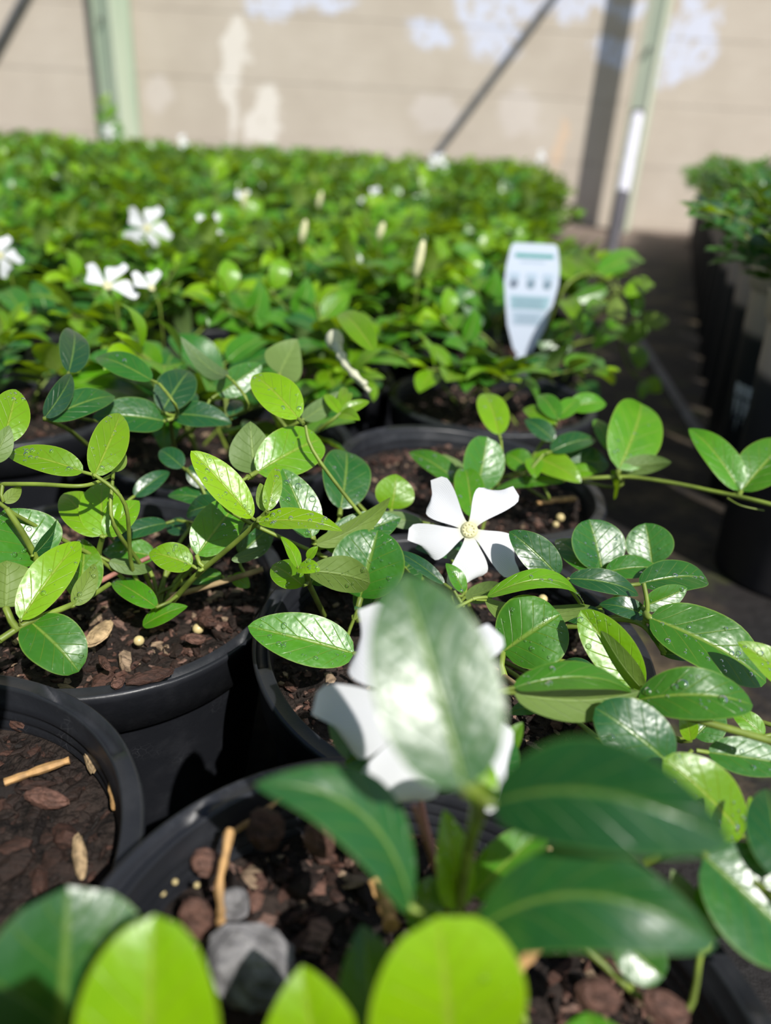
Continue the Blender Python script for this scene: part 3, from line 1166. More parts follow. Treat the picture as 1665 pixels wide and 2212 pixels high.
def H(owner, bx, by, hb, tx, ty, ht, w, tone, k=0.4, arch=0.07, fold=0.2, drops=0, under=False, pa=0.56, pb=0.78, wave=0.04, twist=0.0, curl=0.06, stem=1, phi=None, dsize=1.0, bend=0.0, g=None):
    b, t = at(bx, by, hb), at(tx, ty, ht)
    if g is not None:
        # this leaf lies tilted so that the sun glances off it
        dm = ((b + t) / 2 - CAM).normalized()
        hv = (sun_dir - dm).normalized() + V((hr.uniform(-g, g), hr.uniform(-g, g), hr.uniform(-g, g))) * 0.6
        ry = ray(tx, ty)
        t = CAM + ry * ((b - CAM).dot(hv) / ry.dot(hv))
    a = (t - b).normalized()
    mid = (b + t) / 2
    d = (mid - CAM)
    z = d.dot(fwd)
    n0 = -d.normalized()
    n0 = (n0 - a * n0.dot(a)).normalized()
    upv = V((0, 0, 1))
    upv = (upv - a * upv.dot(a)).normalized()
    full = n0.angle(upv)
    if n0.cross(upv).dot(a) < 0:
        full = -full
    ang = full * k if phi is None else math.radians(phi)
    ang = max(-1.1, min(1.1, ang))
    n = Matrix.Rotation(ang, 3, a) @ n0
    if g is not None:
        hv = (hv - a * hv.dot(a)).normalized()
        ang = hv.angle(n0)
        n = Matrix.Rotation((1 if hr.random() < 0.5 else -1) * math.atan(fold * 0.95), 3, a) @ hv
        arch, wave, curl = arch * 0.5, wave * 0.3, 0.0
    if under:
        n = -n
    W = w * z / F / max(0.45, math.cos(ang))
    mb = MB()
    keep = []
    leaf_into(mb, b, t, n, W, (tone, hr.random()), arch, fold, 10, 18, pa, pb, wave, hr, twist, curl, 0, keep, bend)
    L = (t - b).length
    LEN_LOG.append((L * 1000, W * 1000, bx, by))
    # petiole
    sp = STEMPTS[owner]
    near = min(sp, key=lambda q: (q - b).length) if sp else None
    pw = max(0.0006, min(0.0011, W * 0.05))
    b2 = b + a * (L * 0.02)
    if stem and near is not None and (near - b).length < 0.011:
        mb.tube([near, (near + b) / 2 - a * 0.0008, b, b2], [pw * 1.2, pw, pw, pw * 0.5], 6, (min(1, tone + 0.2), 0.5), 1)
    elif stem:
        mb.tube([b - a * 0.003, b, b2], [pw, pw, pw * 0.5], 6, (tone, 0.5), 1)
        c = CROWN[owner]
        q1 = b - a * 0.004
        m1 = b - a * 0.013 + V((0, 0, -0.008))
        m2 = c + (b - c) * 0.4
        m2.z = min(m2.z, c.z + (b.z - c.z) * 0.35)
        ps = smooth_path([q1, m1, m2, c], 5)
        m3 = MB()
        m3.tube(ps, [0.0006 + 0.0003 * i / len(ps) for i in range(len(ps))], 6)
        obj_at('stem', m3, [STEM], owner)
        STEMPTS[owner] += ps[:8]
    o = obj_at('leaf', mb, [LEAF, STEM], owner)
    if drops:
        rows, nn = keep[0]
        mw = MB()
        for q in range(drops):
            i, j = hr.randint(2, 15), hr.randint(1, 8)
            u, v = hr.random(), hr.random()
            p00, p01, p10 = rows[i][j], rows[i][j + 1], rows[i + 1][j]
            e1, e2 = p01 - p00, p10 - p00
            pn = e1.cross(e2).normalized()
            if under:
                pn = -pn
            if pn.dot(nn if not under else -nn) < 0:
                pn = -pn
            pp = p00 + e1 * u + e2 * v
            r_ = (hr.uniform(0.16, 0.42) if hr.random() < 0.75 else hr.uniform(0.45, 0.95)) / 1000 * dsize
            t1 = e1.normalized()
            t2 = pn.cross(t1)
            mw.ball(pp + pn * r_ * 0.12, (t1 * r_, t2 * r_ * hr.uniform(0.75, 1.1), pn * r_ * 0.6), nu=10, nv=7)
        w_ = link('water_droplets', mw.mesh('water_droplets', [WATER], True, CEN[owner]), o)
        w_['kind'] = 'stuff'
    return o


# ---- stems first (leaf stalks look for them)
ST('B', [(346, 1328, -10), (385, 1285, 2), (425, 1242, 14), (480, 1196, 26), (533, 1150, 36), (578, 1104, 46)], 1.15, 0.8)
ST('B', [(0, 1382, 12), (60, 1345, 14), (144, 1311, 14), (200, 1285, 12), (236, 1262, 8)], 1.1, 0.8)
ST('B', [(-60, 1420, 6), (0, 1382, 12)], 1.2, 1.1)
ST('B', [(330, 1335, -12), (365, 1300, -4), (385, 1283, 0)], 1.1, 1.0, 1)
ST('B', [(370, 1285, -4), (396, 1281, -2), (480, 1257, 4), (568, 1229, 8)], 1.0, 1.1, 1, 'cut_stem')
ST('B', [(150, 1292, 2), (205, 1262, 6), (262, 1232, 10), (322, 1204, 12)], 1.0, 0.9, 2)
ST('B', [(30, 1390, -2), (110, 1330, 0), (206, 1280, 2)], 0.9, 0.9, 1)
ST('B', [(14, 1098, 44), (48, 1150, 36), (78, 1206, 26), (100, 1260, 14), (110, 1300, 2)], 0.9, 1.2)
ST('B', [(222, 1158, 26), (214, 1190, 18), (208, 1240, 6)], 0.9, 1.1)
ST('D', [(661, 1232, 32), (668, 1262, 22), (680, 1288, 12), (700, 1330, -5)], 1.0, 0.9)
ST('D', [(676, 1160, 30), (690, 1200, 16), (720, 1260, 0)], 0.9, 0.9)
ST('D', [(1208, 1521, 16), (1320, 1526, 18), (1426, 1536, 20), (1540, 1565, 20), (1680, 1605, 20)], 0.9, 1.1)
ST('D', [(1060, 1440, -4), (1130, 1490, 10), (1208, 1521, 16)], 1.1, 0.9, 1)
ST('D', [(1225, 1354, 8), (1262, 1352, 10), (1330, 1338, 16), (1390, 1352, 18), (1436, 1412, 14)], 0.8, 0.9)
ST('D', [(1390, 1352, 18), (1398, 1310, 24), (1390, 1260, 30)], 0.8, 0.7)
ST('D', [(1120, 1380, -8), (1170, 1362, 2), (1225, 1354, 8)], 1.0, 0.8, 1)
ST('D', [(1018, 1160, 26), (1010, 1215, 16), (1005, 1285, 6), (1030, 1350, -8)], 0.8, 1.0)
ST('E', [(1100, 1050, -2), (1150, 1032, 8), (1217, 1035, 16), (1290, 1032, 20), (1356, 1030, 22), (1451, 1043, 24), (1563, 1066, 26), (1647, 1085, 28), (1700, 1100, 28)], 0.8, 0.95)
ST('E', [(1571, 1076, 26), (1600, 1092, 25), (1650, 1103, 24)], 0.35, 0.25)
ST('E', [(1135, 1010, 14), (1158, 975, 22), (1185, 935, 30), (1205, 905, 36)], 0.9, 0.7)
ST('C', [(985, 2010, 0.152), (1000, 1900, 0.140), (1018, 1810, 0.127), (1040, 1735, 0.114), (1010, 1690, 0.108)], 1.15, 0.95)
ST('C', [(975, 2000, 0.160), (935, 1860, 0.150), (895, 1740, 0.146)], 0.7, 0.6, 2)
ST('C', [(1395, 1862, 0.165), (1440, 1846, 0.162), (1485, 1838, 0.160), (1550, 1860, 0.156), (1620, 1900, 0.15), (1700, 1960, 0.145)], 1.1, 0.7)
ST('C', [(1430, 1850, 0.163), (1440, 1822, 0.162), (1450, 1800, 0.160)], 0.5, 0.3)

# ---- pot B: bright leaves at left
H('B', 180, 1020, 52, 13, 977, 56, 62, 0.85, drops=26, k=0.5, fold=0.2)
H('B', 203, 1028, 50, 262, 889, 62, 78, 0.9, drops=18, phi=8)
H('B', 245, 1020, 48, 252, 950, 54, 48, 0.9, under=True, phi=-10)
ST('B', [(-20, 1046, 46), (80, 1046, 48), (170, 1050, 48), (214, 1040, 47), (245, 1024, 47)], 0.75, 0.6)
H('B', 545, 1120, 42, 412, 974, 54, 80, 1.0, g=0.12, drops=44, k=0.35, fold=0.22, pa=0.62, pb=0.72)
H('B', 577, 1103, 46, 598, 1007, 56, 40, 0.95, phi=10, drops=8)
H('B', 575, 1104, 45, 562, 1044, 52, 36, 0.95, under=True, phi=-5)
H('B', 557, 1128, 43, 740, 1142, 42, 48, 0.95, drops=30, k=0.85, pb=0.85)
H('B', 425, 1200, 22, 524, 1074, 34, 98, 0.62, drops=22, k=0.3)
H('B', 516, 1198, 12, 590, 1132, 20, 70, 0.3, g=0.12, drops=14, k=0.4)
H('B', 500, 1210, 20, 575, 1180, 24, 26, 0.2, under=True, stem=0)
H('B', 415, 1222, 18, 322, 1192, 22, 66, 0.85, drops=22, k=0.5)
H('B', 428, 1232, 18, 470, 1180, 22, 18, 0.75, under=True)
H('B', 338, 1312, 2, 240, 1252, 4, 50, 0.55, drops=12, k=0.5)
H('B', 308, 1352, -6, 404, 1308, 0, 40, 0.6, k=0.55, stem=0)
H('B', 62, 1340, 14, 170, 1446, 4, 118, 0.45, drops=10, k=0.55, curl=0.12, pa=0.5, pb=0.5)
H('B', 44, 1340, 16, 172, 1166, 30, 88, 0.88, drops=20, k=0.35, fold=0.25, pa=0.6, pb=0.75)
H('B', 12, 1312, 20, 15, 1212, 30, 175, 0.75, under=True, phi=-10, fold=0.3)
H('B', 160, 1308, 14, 206, 1218, 24, 46, 0.9, under=True, drops=10, phi=-20)
H('B', 170, 1295, 8, 182, 1162, 22, 84, 0.7, phi=15, drops=10)
H('B', 78, 1220, 24, 10, 1100, 30, 165, 0.45, g=0.12, drops=26, k=0.7)
H('B', 70, 1200, 28, 129, 1121, 34, 30, 0.15, phi=50)
H('B', 218, 1158, 26, 136, 1062, 34, 84, 0.85, phi=12)
H('B', 222, 1158, 26, 222, 1035, 38, 90, 0.8, phi=-15, drops=8)
H('B', 228, 1158, 26, 300, 1080, 34, 60, 0.75, k=0.4)
H('B', 360, 1130, 14, 245, 1166, 12, 40, 0.15, k=0.6)
H('B', 335, 1202, 6, 221, 1190, 8, 60, 0.55, k=0.5, drops=12)
H('B', 235, 1212, 14, 330, 1232, 12, 34, 0.3, under=True)
H('B', 402, 1150, 8, 360, 1128, 10, 42, 0.1, k=0.4)
H('B', 480, 1245, 4, 404, 1256, 2, 36, 0.5, k=0.6)
H('B', 500, 1245, 4, 540, 1268, 0, 34, 0.7, k=0.5)
H('B', 8, 1085, 42, 46, 1052, 46, 30, 1.0, under=True, phi=-10)
H('B', 4, 958, 60, 36, 838, 72, 78, 0.85, drops=14, phi=10)
H('B', -20, 1000, 58, 20, 920, 66, 50, 0.5, under=True)
H('B', 290, 1072, 22, 366, 1017, 28, 40, 0.12, k=0.4)
H('B', 465, 1085, 18, 362, 1068, 20, 40, 0.3, k=0.7, drops=8)
H('B', 395, 1010, 30, 345, 970, 34, 46, 0.1, k=0.4)
H('B', 405, 1012, 30, 465, 1050, 26, 50, 0.12, g=0.12, k=0.6, drops=6)
H('B', 475, 1090, 30, 400, 1110, 22, 50, 0.2, k=0.4)

# ---- pot D: middle leaves and everything spreading right
H('D', 555, 1020, 46, 694, 946, 52, 108, 0.72, drops=14, k=0.3, pa=0.5, pb=0.5)
H('D', 552, 1022, 44, 540, 912, 58, 104, 0.4, under=True, phi=10, fold=0.35)
H('D', 645, 905, 62, 546, 806, 72, 84, 0.9, drops=16, k=0.45)
H('D', 735, 1100, 24, 750, 972, 38, 108, 0.3, drops=20, phi=15, pa=0.52, pb=0.52)
H('D', 674, 1162, 30, 610, 1012, 44, 88, 0.5, g=0.12, drops=26, k=0.35, dsize=1.3)
H('D', 680, 1176, 26, 845, 1078, 40, 46, 0.85, under=True, phi=-35, arch=0.12)
H('D', 700, 1182, 22, 866, 1118, 30, 88, 0.35, g=0.12, drops=40, k=0.65, dsize=1.3)
H('D', 778, 1292, 10, 816, 1145, 30, 160, 0.38, drops=40, k=0.35, pa=0.5, pb=0.5)
H('D', 780, 1340, 0, 905, 1200, 14, 120, 0.3, drops=16, k=0.5)
H('D', 661, 1234, 32, 800, 1258, 30, 80, 0.6, under=True, drops=16, phi=20, arch=0.12, pa=0.7, pb=0.5)
H('D', 655, 1266, 24, 588, 1218, 26, 70, 0.75, drops=10, k=0.5)
H('D', 672, 1262, 22, 694, 1226, 26, 60, 0.3, k=0.4, drops=5)
H('D', 644, 1228, 33, 608, 1157, 40, 26, 0.8, phi=45)
H('D', 644, 1226, 34, 690, 1232, 36, 34, 0.85, drops=14, k=0.6)
H('D', 664, 1208, 34, 686, 1180, 38, 20, 0.85, k=0.4)
H('D', 765, 1412, 6, 535, 1353, 16, 116, 0.55, g=0.12, drops=46, k=0.7, fold=0.2, pa=0.5, pb=0.68, dsize=1.2)
H('D', 845, 1100, 20, 856, 1024, 32, 88, 0.8, phi=15)
H('D', 912, 1128, 20, 822, 1108, 24, 36, 0.3, under=True, k=0.5)
H('D', 960, 1262, 16, 850, 1186, 22, 30, 0.1, k=0.5)
H('D', 1002, 1280, 14, 964, 1216, 22, 34, 0.5, phi=30, drops=12)
H('D', 1010, 1196, 14, 898, 1182, 18, 56, 0.2, k=0.7)
H('D', 1004, 1290, 12, 1082, 1262, 20, 44, 0.55, under=True, phi=-20)
H('D', 1206, 1245, 24, 1101, 1147, 36, 76, 0.25, k=0.3, drops=16, fold=0.2, pa=0.5, pb=0.7)
H('D', 1287, 1238, 18, 1200, 1163, 22, 60, 0.4, drops=10, k=0.6)
H('D', 1300, 1232, 18, 1272, 1122, 30, 124, 0.32, g=0.12, drops=34, k=0.6, pa=0.5, pb=0.55)
H('D', 1408, 1218, 18, 1394, 1130, 30, 96, 0.38, g=0.12, drops=16, k=0.5, pa=0.5, pb=0.6)
H('D', 1308, 1236, 20, 1424, 1226, 22, 52, 0.4, k=0.6, drops=8)
H('D', 1380, 1262, 22, 1528, 1246, 24, 72, 0.35, k=0.7, drops=14, pa=0.55, pb=0.5)
H('D', 1390, 1310, 22, 1484, 1270, 24, 54, 0.5, g=0.12, k=0.5, drops=10)
H('D', 1228, 1250, 26, 1382, 1284, 22, 52, 0.2, k=0.5, arch=0.12)
H('D', 1046, 1296, 22, 1270, 1312, 16, 56, 0.6, under=True, phi=-30, arch=0.24, pa=0.5, pb=0.6)
H('D', 1050, 1290, 23, 1268, 1306, 17, 40, 0.7, k=0.8, arch=0.26, drops=12)
H('D', 1086, 1408, 8, 1210, 1326, 20, 164, 0.5, drops=34, k=0.25, pa=0.48, pb=0.46, fold=0.06)
H('D', 1386, 1490, 10, 1254, 1318, 28, 96, 0.78, g=0.12, drops=22, k=0.4, fold=0.35, pa=0.6, pb=0.6, dsize=1.3)
H('D', 1390, 1492, 12, 1300, 1360, 24, 50, 0.7, under=True, phi=-40, arch=-0.08)
H('D', 1402, 1334, 24, 1660, 1470, 14, 130, 0.5, drops=40, k=0.6, pa=0.5, pb=0.6)
H('D', 1712, 1482, 20, 1596, 1386, 30, 60, 0.9, drops=14, k=0.5)
H('D', 1712, 1500, 18, 1610, 1398, 28, 46, 0.75, under=True, phi=-40)
H('D', 1302, 1330, 12, 1222, 1338, 10, 44, 0.2, k=0.5)
H('D', 1398, 1332, 18, 1295, 1304, 20, 46, 0.15, k=0.4, arch=0.15)
H('D', 1404, 1346, 20, 1452, 1408, 14, 42, 0.12, k=0.3)
H('D', 1430, 1412, 14, 1496, 1424, 12, 24, 0.2, k=0.5)
H('D', 1376, 1512, 20, 1628, 1520, 24, 112, 0.5, drops=22, k=0.45, pa=0.52, pb=0.62, dsize=1.5, arch=0.16)
H('D', 1108, 1496, 26, 1378, 1500, 22, 78, 0.55, under=True, phi=-45, arch=0.06, fold=0.3, pa=0.5, pb=0.7)
H('D', 1108, 1486, 27, 1372, 1490, 23, 60, 0.5, k=0.9, arch=0.12, drops=8)
H('D', 1284, 1450, 2, 1210, 1430, 0, 32, 0.15, k=0.5)
H('D', 1186, 1520, 4, 1098, 1540, 0, 36, 0.5, k=0.5)
H('D', 1448, 1652, 14, 1288, 1528, 24, 138, 0.2, k=0.35, pa=0.45, pb=0.5, drops=10)
H('D', 1492, 1600, 4, 1474, 1528, 12, 40, 0.85, phi=20)
H('D', 1500, 1592, 2, 1560, 1530, 8, 76, 0.4, g=0.12, drops=12, k=0.6)
H('D', 1650, 1590, 4, 1578, 1532, 8, 46, 0.7, k=0.4)
H('D', 1528, 1625, 8, 1720, 1656, 6, 86, 0.4, g=0.12, drops=18, k=0.5)
H('D', 1604, 1806, 6, 1438, 1638, 22, 126, 0.85, drops=34, k=0.4, pa=0.55, pb=0.55)

# ---- behind flower 2 and low in pot C
H('C', 800, 1640, 0.175, 720, 1500, 0.178, 110, 0.25, k=0.3, stem=0, drops=6)
H('C', 900, 1590, 0.176, 745, 1650, 0.172, 100, 0.4, k=0.3, stem=0, drops=6)
H('C', 1022, 1740, 0.135, 1062, 1652, 0.138, 66, 0.85, phi=10)
H('C', 1080, 1640, 0.18, 1128, 1560, 0.18, 44, 0.7, k=0.3, stem=0)
H('C', 1050, 1690, 0.17, 1110, 1600, 0.178, 80, 0.3, k=0.3, stem=0)
H('C', 985, 1965, 0.145, 962, 1752, 0.142, 86, 0.75, phi=20, drops=10)
H('C', 1020, 1935, 0.147, 1190, 1778, 0.150, 100, 0.6, k=0.3)
H('C', 1060, 1960, 0.150, 1190, 1850, 0.155, 60, 0.25, k=0.3)
H('C', 900, 2010, 0.145, 935, 1892, 0.142, 90, 0.65, g=0.12, phi=40, drops=12)
H('C', 905, 2010, 0.146, 870, 1910, 0.144, 40, 0.6, k=0.3)
H('C', 1530, 2018, 0.148, 1580, 1900, 0.155, 110, 0.5, k=0.4, pa=0.5, pb=0.5)
H('C', 1540, 2022, 0.146, 1450, 1880, 0.156, 60, 0.5, under=True, k=0.4)
H('C', 1330, 2020, 0.148, 1434, 2112, 0.142, 104, 0.4, g=0.12, k=0.7, drops=8, pa=0.5, pb=0.5)
H('C', 1520, 1850, 0.152, 1740, 2060, 0.135, 230, 0.32, g=0.12, k=0.6, drops=8, pa=0.5, pb=0.5)
H('C', 1690, 1900, 0.145, 1655, 1700, 0.16, 120, 0.2, k=0.4)
H('C', 1618, 1800, 0.165, 1622, 1720, 0.17, 26, 1.0, phi=30)
H('C', 1290, 2330, 0.125, 1270, 2186, 0.13, 170, 0.6, k=0.4)

# ---- the blurred leaves closest to the lens
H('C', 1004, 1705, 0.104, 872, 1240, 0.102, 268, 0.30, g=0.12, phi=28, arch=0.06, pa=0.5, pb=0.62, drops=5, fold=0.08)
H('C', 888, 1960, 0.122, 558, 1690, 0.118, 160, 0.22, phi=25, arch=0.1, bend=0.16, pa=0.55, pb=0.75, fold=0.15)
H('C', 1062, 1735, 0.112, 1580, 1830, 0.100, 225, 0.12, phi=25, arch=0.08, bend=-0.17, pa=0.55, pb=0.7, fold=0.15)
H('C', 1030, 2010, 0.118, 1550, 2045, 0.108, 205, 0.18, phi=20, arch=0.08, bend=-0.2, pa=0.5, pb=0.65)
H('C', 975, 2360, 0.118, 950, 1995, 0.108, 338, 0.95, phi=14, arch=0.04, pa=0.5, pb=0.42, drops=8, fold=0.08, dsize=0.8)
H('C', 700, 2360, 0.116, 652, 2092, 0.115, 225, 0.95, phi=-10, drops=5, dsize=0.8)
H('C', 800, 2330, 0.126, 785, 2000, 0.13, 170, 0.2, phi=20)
H('A', 100, 2500, 0.118, 150, 1925, 0.118, 430, 0.25, phi=10, pa=0.5, pb=0.45, arch=0.05, stem=0)
H('A', 330, 2420, 0.108, 330, 1985, 0.108, 300, 0.9, phi=-12, pa=0.5, pb=0.5, stem=0)
for q in ('A',):
    c = CROWN[q]
    ST(q, [(100, 2510, 0.118), (60, 2560, 0.135), (-40, 2500, 0.16)], 1.2, 1.3)
    ST(q, [(330, 2425, 0.108), (180, 2560, 0.125), (-40, 2500, 0.16)], 1.0, 1.2)

# ---- behind: sharp-ish leaves of the second row
def H2(px, py, *a_, **k_):
    pass


ST('F', [(366, 890, 46), (372, 940, 30), (380, 985, 4)], 0.9, 1.1)
ST('F', [(100, 906, 56), (150, 930, 40), (200, 970, 20), (240, 990, 4)], 0.8, 1.0)
for args, kw in [
    ((148, 805, 66, 160, 708, 76, 64, 0.1), dict(phi=20)), ((96, 902, 58, 156, 806, 68, 46, 0.1), dict(phi=20)),
    ((100, 906, 56, 250, 852, 58, 62, 0.3), dict(k=0.5, drops=8)), ((328, 822, 62, 205, 768, 66, 54, 0.35), dict(k=0.5, drops=6)),
    ((350, 888, 50, 410, 798, 60, 82, 0.15), dict(k=0.3)), ((370, 895, 46, 500, 912, 44, 56, 0.15), dict(k=0.5)),
    ((355, 910, 46, 200, 898, 50, 78, 0.3), dict(k=0.5, drops=8)), ((470, 852, 52, 566, 786, 60, 60, 0.4), dict(g=0.05, k=0.7, drops=14)),
    ((604, 808, 60, 640, 736, 68, 92, 0.5), dict(under=True, phi=10)), ((490, 812, 62, 392, 732, 70, 40, 0.15), dict(under=True, k=0.5, arch=0.15)),
    ((808, 758, 66, 733, 670, 74, 54, 0.8), dict(k=0.5, stem=0)), ((655, 906, 48, 730, 848, 54, 42, 0.25), dict(under=True, k=0.4)),
    ((395, 880, 44, 420, 845, 48, 40, 0.15), dict(k=0.4)), ((500, 905, 40, 515, 862, 44, 34, 0.1), dict(k=0.4)),
]:
    H('F' if args[1] < 920 and args[0] < 540 else ('D' if args[0] > 560 else 'F'), *args, **kw)
ST('D', [(690, 928, 42), (714, 910, 47), (735, 893, 50)], 0.8, 0.7)
for tx, ty, w in ((798, 866, 26), (745, 832, 22), (700, 850, 24), (775, 905, 30), (760, 845, 18)):
    H('D', 735, 893, 50, tx, ty, 54, w, 0.85, k=0.4)

# ---- pot E
H('E', 1078, 940, 36, 1046, 845, 46, 64, 0.85, drops=10, phi=18)
H('E', 1028, 1062, 20, 1052, 944, 36, 98, 0.45, g=0.12, drops=26, phi=22, pa=0.5, pb=0.46)
H('E', 990, 1042, 20, 884, 974, 28, 48, 0.5, drops=18, k=0.6)
H('E', 1020, 1118, 22, 1003, 1003, 30, 66, 0.6, drops=14, phi=12)
H('E', 1004, 1018, 18, 954, 983, 24, 30, 0.4, under=True, k=0.5)
H('E', 1142, 1012, 18, 1094, 978, 22, 52, 0.6, k=0.4)
H('E', 1150, 985, 24, 1255, 1040, 20, 58, 0.85, k=0.5)
H('E', 1152, 988, 24, 1156, 1032, 20, 40, 0.7, k=0.5, drops=3)
H('E', 1218, 1040, 16, 1066, 1056, 10, 24, 0.5, k=0.6)
H('E', 1196, 952, 30, 1134, 904, 36, 40, 0.2, k=0.5)
H('E', 1190, 976, 28, 1288, 946, 32, 44, 0.25, k=0.7, drops=5)
H('E', 1220, 1002, 20, 1316, 1000, 20, 66, 0.12, k=0.5)
H('E', 1230, 1022, 18, 1290, 1018, 20, 30, 0.7, k=0.6)
H('E', 1336, 1014, 26, 1388, 866, 46, 118, 0.65, drops=10, phi=18, pa=0.48, pb=0.55)
H('E', 1340, 1012, 26, 1450, 998, 32, 46, 0.45, under=True, phi=10, fold=0.3)
H('E', 1322, 978, 28, 1283, 902, 36, 34, 0.6, phi=20)
H('E', 1340, 1035, 22, 1328, 1062, 12, 30, 0.7, k=0.5)
H('E', 1598, 1060, 28, 1490, 922, 46, 66, 0.6, drops=10, k=0.6, fold=0.3)
H('E', 1600, 1062, 28, 1705, 948, 44, 100, 0.6, drops=8, k=0.5, fold=0.3)
H('E', 1596, 1058, 27, 1494, 930, 44, 40, 0.7, under=True, phi=-40)
H('E', 1205, 905, 38, 1250, 860, 44, 40, 0.6, k=0.5)
H('E', 1206, 906, 38, 1165, 850, 44, 44, 0.5, k=0.5)
H('E', 1200, 915, 36, 1130, 880, 38, 40, 0.75, k=0.5)
H('E', 1230, 880, 40, 1310, 870, 42, 46, 0.6, k=0.5)

# ---- the shoot trailing over the aisle beside the tag
ST('T', [(1160, 770, -8), (1200, 660, 40), (1235, 605, 60), (1290, 592, 62), (1335, 640, 50), (1338, 735, 10), (1366, 808, -22), (1405, 826, -28)], 1.3, 0.8, 0)
for a_, kw in [((1288, 592, 62, 1392, 556, 68, 46, 0.6), dict(k=0.5)), ((1285, 596, 62, 1228, 560, 66, 44, 0.75), dict(k=0.5)), ((1312, 624, 56, 1228, 652, 56, 34, 0.55), dict(k=0.6, g=0.1)),
               ((1332, 642, 54, 1332, 692, 46, 40, 1.0), dict(under=True)), ((1350, 640, 52, 1410, 606, 58, 38, 0.8), dict(k=0.4)), ((1366, 624, 54, 1376, 684, 42, 38, 0.55), dict(g=0.1)),
               ((1390, 676, 36, 1442, 702, 34, 38, 1.0), dict(under=True)), ((1340, 702, 28, 1284, 748, 24, 48, 0.6), dict(k=0.4)), ((1340, 735, 12, 1404, 700, 22, 42, 0.7), dict(k=0.4, g=0.2)),
               ((1382, 796, -16, 1374, 742, 0, 36, 0.8), dict(phi=20)), ((1392, 824, -26, 1428, 846, -32, 36, 0.9), dict(k=0.4)), ((1392, 826, -26, 1384, 862, -36, 22, 0.8), dict(k=0.4)),
               ((1214, 650, 46, 1262, 722, 34, 38, 0.85), dict(k=0.5, arch=0.15)), ((1236, 604, 60, 1190, 560, 66, 40, 0.8), dict(k=0.5)), ((1300, 650, 50, 1262, 690, 46, 38, 0.65), dict(k=0.5)),
               ((1330, 600, 58, 1336, 560, 64, 36, 0.6), dict(phi=10)), ((1240, 700, 30, 1290, 720, 26, 34, 0.4), dict(k=0.5)), ((1160, 730, 10, 1238, 752, 6, 50, 0.45), dict(g=0.1)),
               ((1240, 790, 0, 1290, 770, 4, 40, 0.4), dict(k=0.5)), ((1228, 740, 10, 1200, 690, 20, 40, 0.5), dict(k=0.5)), ((1255, 830, -10, 1290, 860, -14, 40, 0.3), dict(k=0.5))]:
    H('T', *a_, **kw)

# ------------------------------------------------------------------ flowers
face1 = (CAM - at(1013, 1145, 30)).normalized()
c1 = at(1013, 1145, 30)
flower(ROOT['D'], CEN['D'], c1, face1 + V((0.05, 0, 0.25)), 0.0375, fine=True, rnd=R(3), lean=0.10,
       angs=[math.radians(a_) for a_ in (27, 112, 171, 243, 306)], lens=[1.04, 1.04, 1.0, 1.0, 1.04], label='open white pinwheel flower in sharp sunlight')
c2 = at(925, 1520, 0.155)
f2 = (CAM - c2).normalized()
flower(ROOT['C'], CEN['C'], c2, f2 + V((-0.1, 0, 0.3)), 0.043, fine=True, rnd=R(6), lean=0.12,
       angs=[math.radians(a_) for a_ in (10, 115, 184, 241, 299)], lens=[0.85, 1.0, 1.0, 1.0, 1.05], label='white flower half hidden behind the blurred upright leaf')
mb = MB()
b_ = c2 - f2 * 0.011
mb.tube(smooth_path([b_ - CEN['C'] - V((0, 0, 0.0)), at(905, 1700, 0.162) - CEN['C'], at(975, 1985, 0.155) - CEN['C']]), 0.0007, 6)
link('flower_stalk', mb.mesh('flower_stalk', [STEM_PINK]), ROOT['C'])

c = y_pt(200, 262, 2.8)
pl = plant_near(c)
s = link('shoot', TALL[0], pl[3])
s.location = (0.02, 0, RIM_Z)
s.scale = (1.5, 1.5, 1.9)
FL = [(318, 494, 66, 0.036, None, (0, 0, 0), 'five-petalled white flower facing the camera in the middle rows'),
      (462, 490, 66, 0.030, (0, 2, 4), (0.2, 0.5, 0.6), 'partly opened white flower right of the fully open one'),
      (0, 552, 58, 0.026, None, (0.2, 0.1, 0), 'white flower cut by the left edge'),
      (232, 618, 56, 0.032, (0, 1, 4), (-0.2, 0.2, 0.4), 'tilted white flower in the left middle rows'),
      (328, 622, 56, 0.024, (0, 4), (0.3, 0.2, 0.5), 'small half-closed white flower'),
      (803, 425, 72, 0.034, (0, 1, 3), (0.2, 0.1, 0.6), 'blurred white flower in the middle'),
      (234, 286, 126, 0.045, None, (0, 0, 0), 'far white flower by the left post'),
      (388, 306, 120, 0.045, (0, 1, 2), (0, 0, 0.4), 'far white flower right of the post'),
      (945, 350, 112, 0.050, None, (0.2, 0.2, 0.3), 'far bluish white flower below the brace pole'),
      (1163, 336, 116, 0.040, (0, 1, 2), (0, 0, 0.4), 'far white flower at the right corner of the bed'),
      (527, 430, 74, 0.022, (0, 4), (0.3, 0, 0.5), 'half open cream white flower')]
for px, py, h, dia, pet, dv, lab in FL:
    if h > 100:
        # far flowers: place on the far foliage by distance
        Yd = {234: 2.75, 388: 2.4, 945: 2.2, 1163: 2.6}[px]
        c = y_pt(px, py, Yd)
    else:
        c = at(px, py, h + 8)
    pl = plant_near(c)
    f = flower(pl[3], pl[2], c, (CAM - c).normalized() + V(dv), dia, rot=0.3, fine=h < 100, petals=pet or (0, 1, 2, 3, 4), label=lab)
    # parent may be turned: undo
    rz = pl[3].rotation_euler.z
    f.location = Matrix.Rotation(-rz, 3, 'Z') @ (c - pl[2])
    f.rotation_euler = (0, 0, -rz)
    mb = MB()
    st = V((0, 0, 0))
    mb.tube([st - (CAM - c).normalized() * dia * 0.3, V((0.002, 0.006, -0.012)), V((0, 0.014, -0.04))], 0.0006, 5)
    link('flower_stalk', mb.mesh('flower_stalk', [STEM]), f)

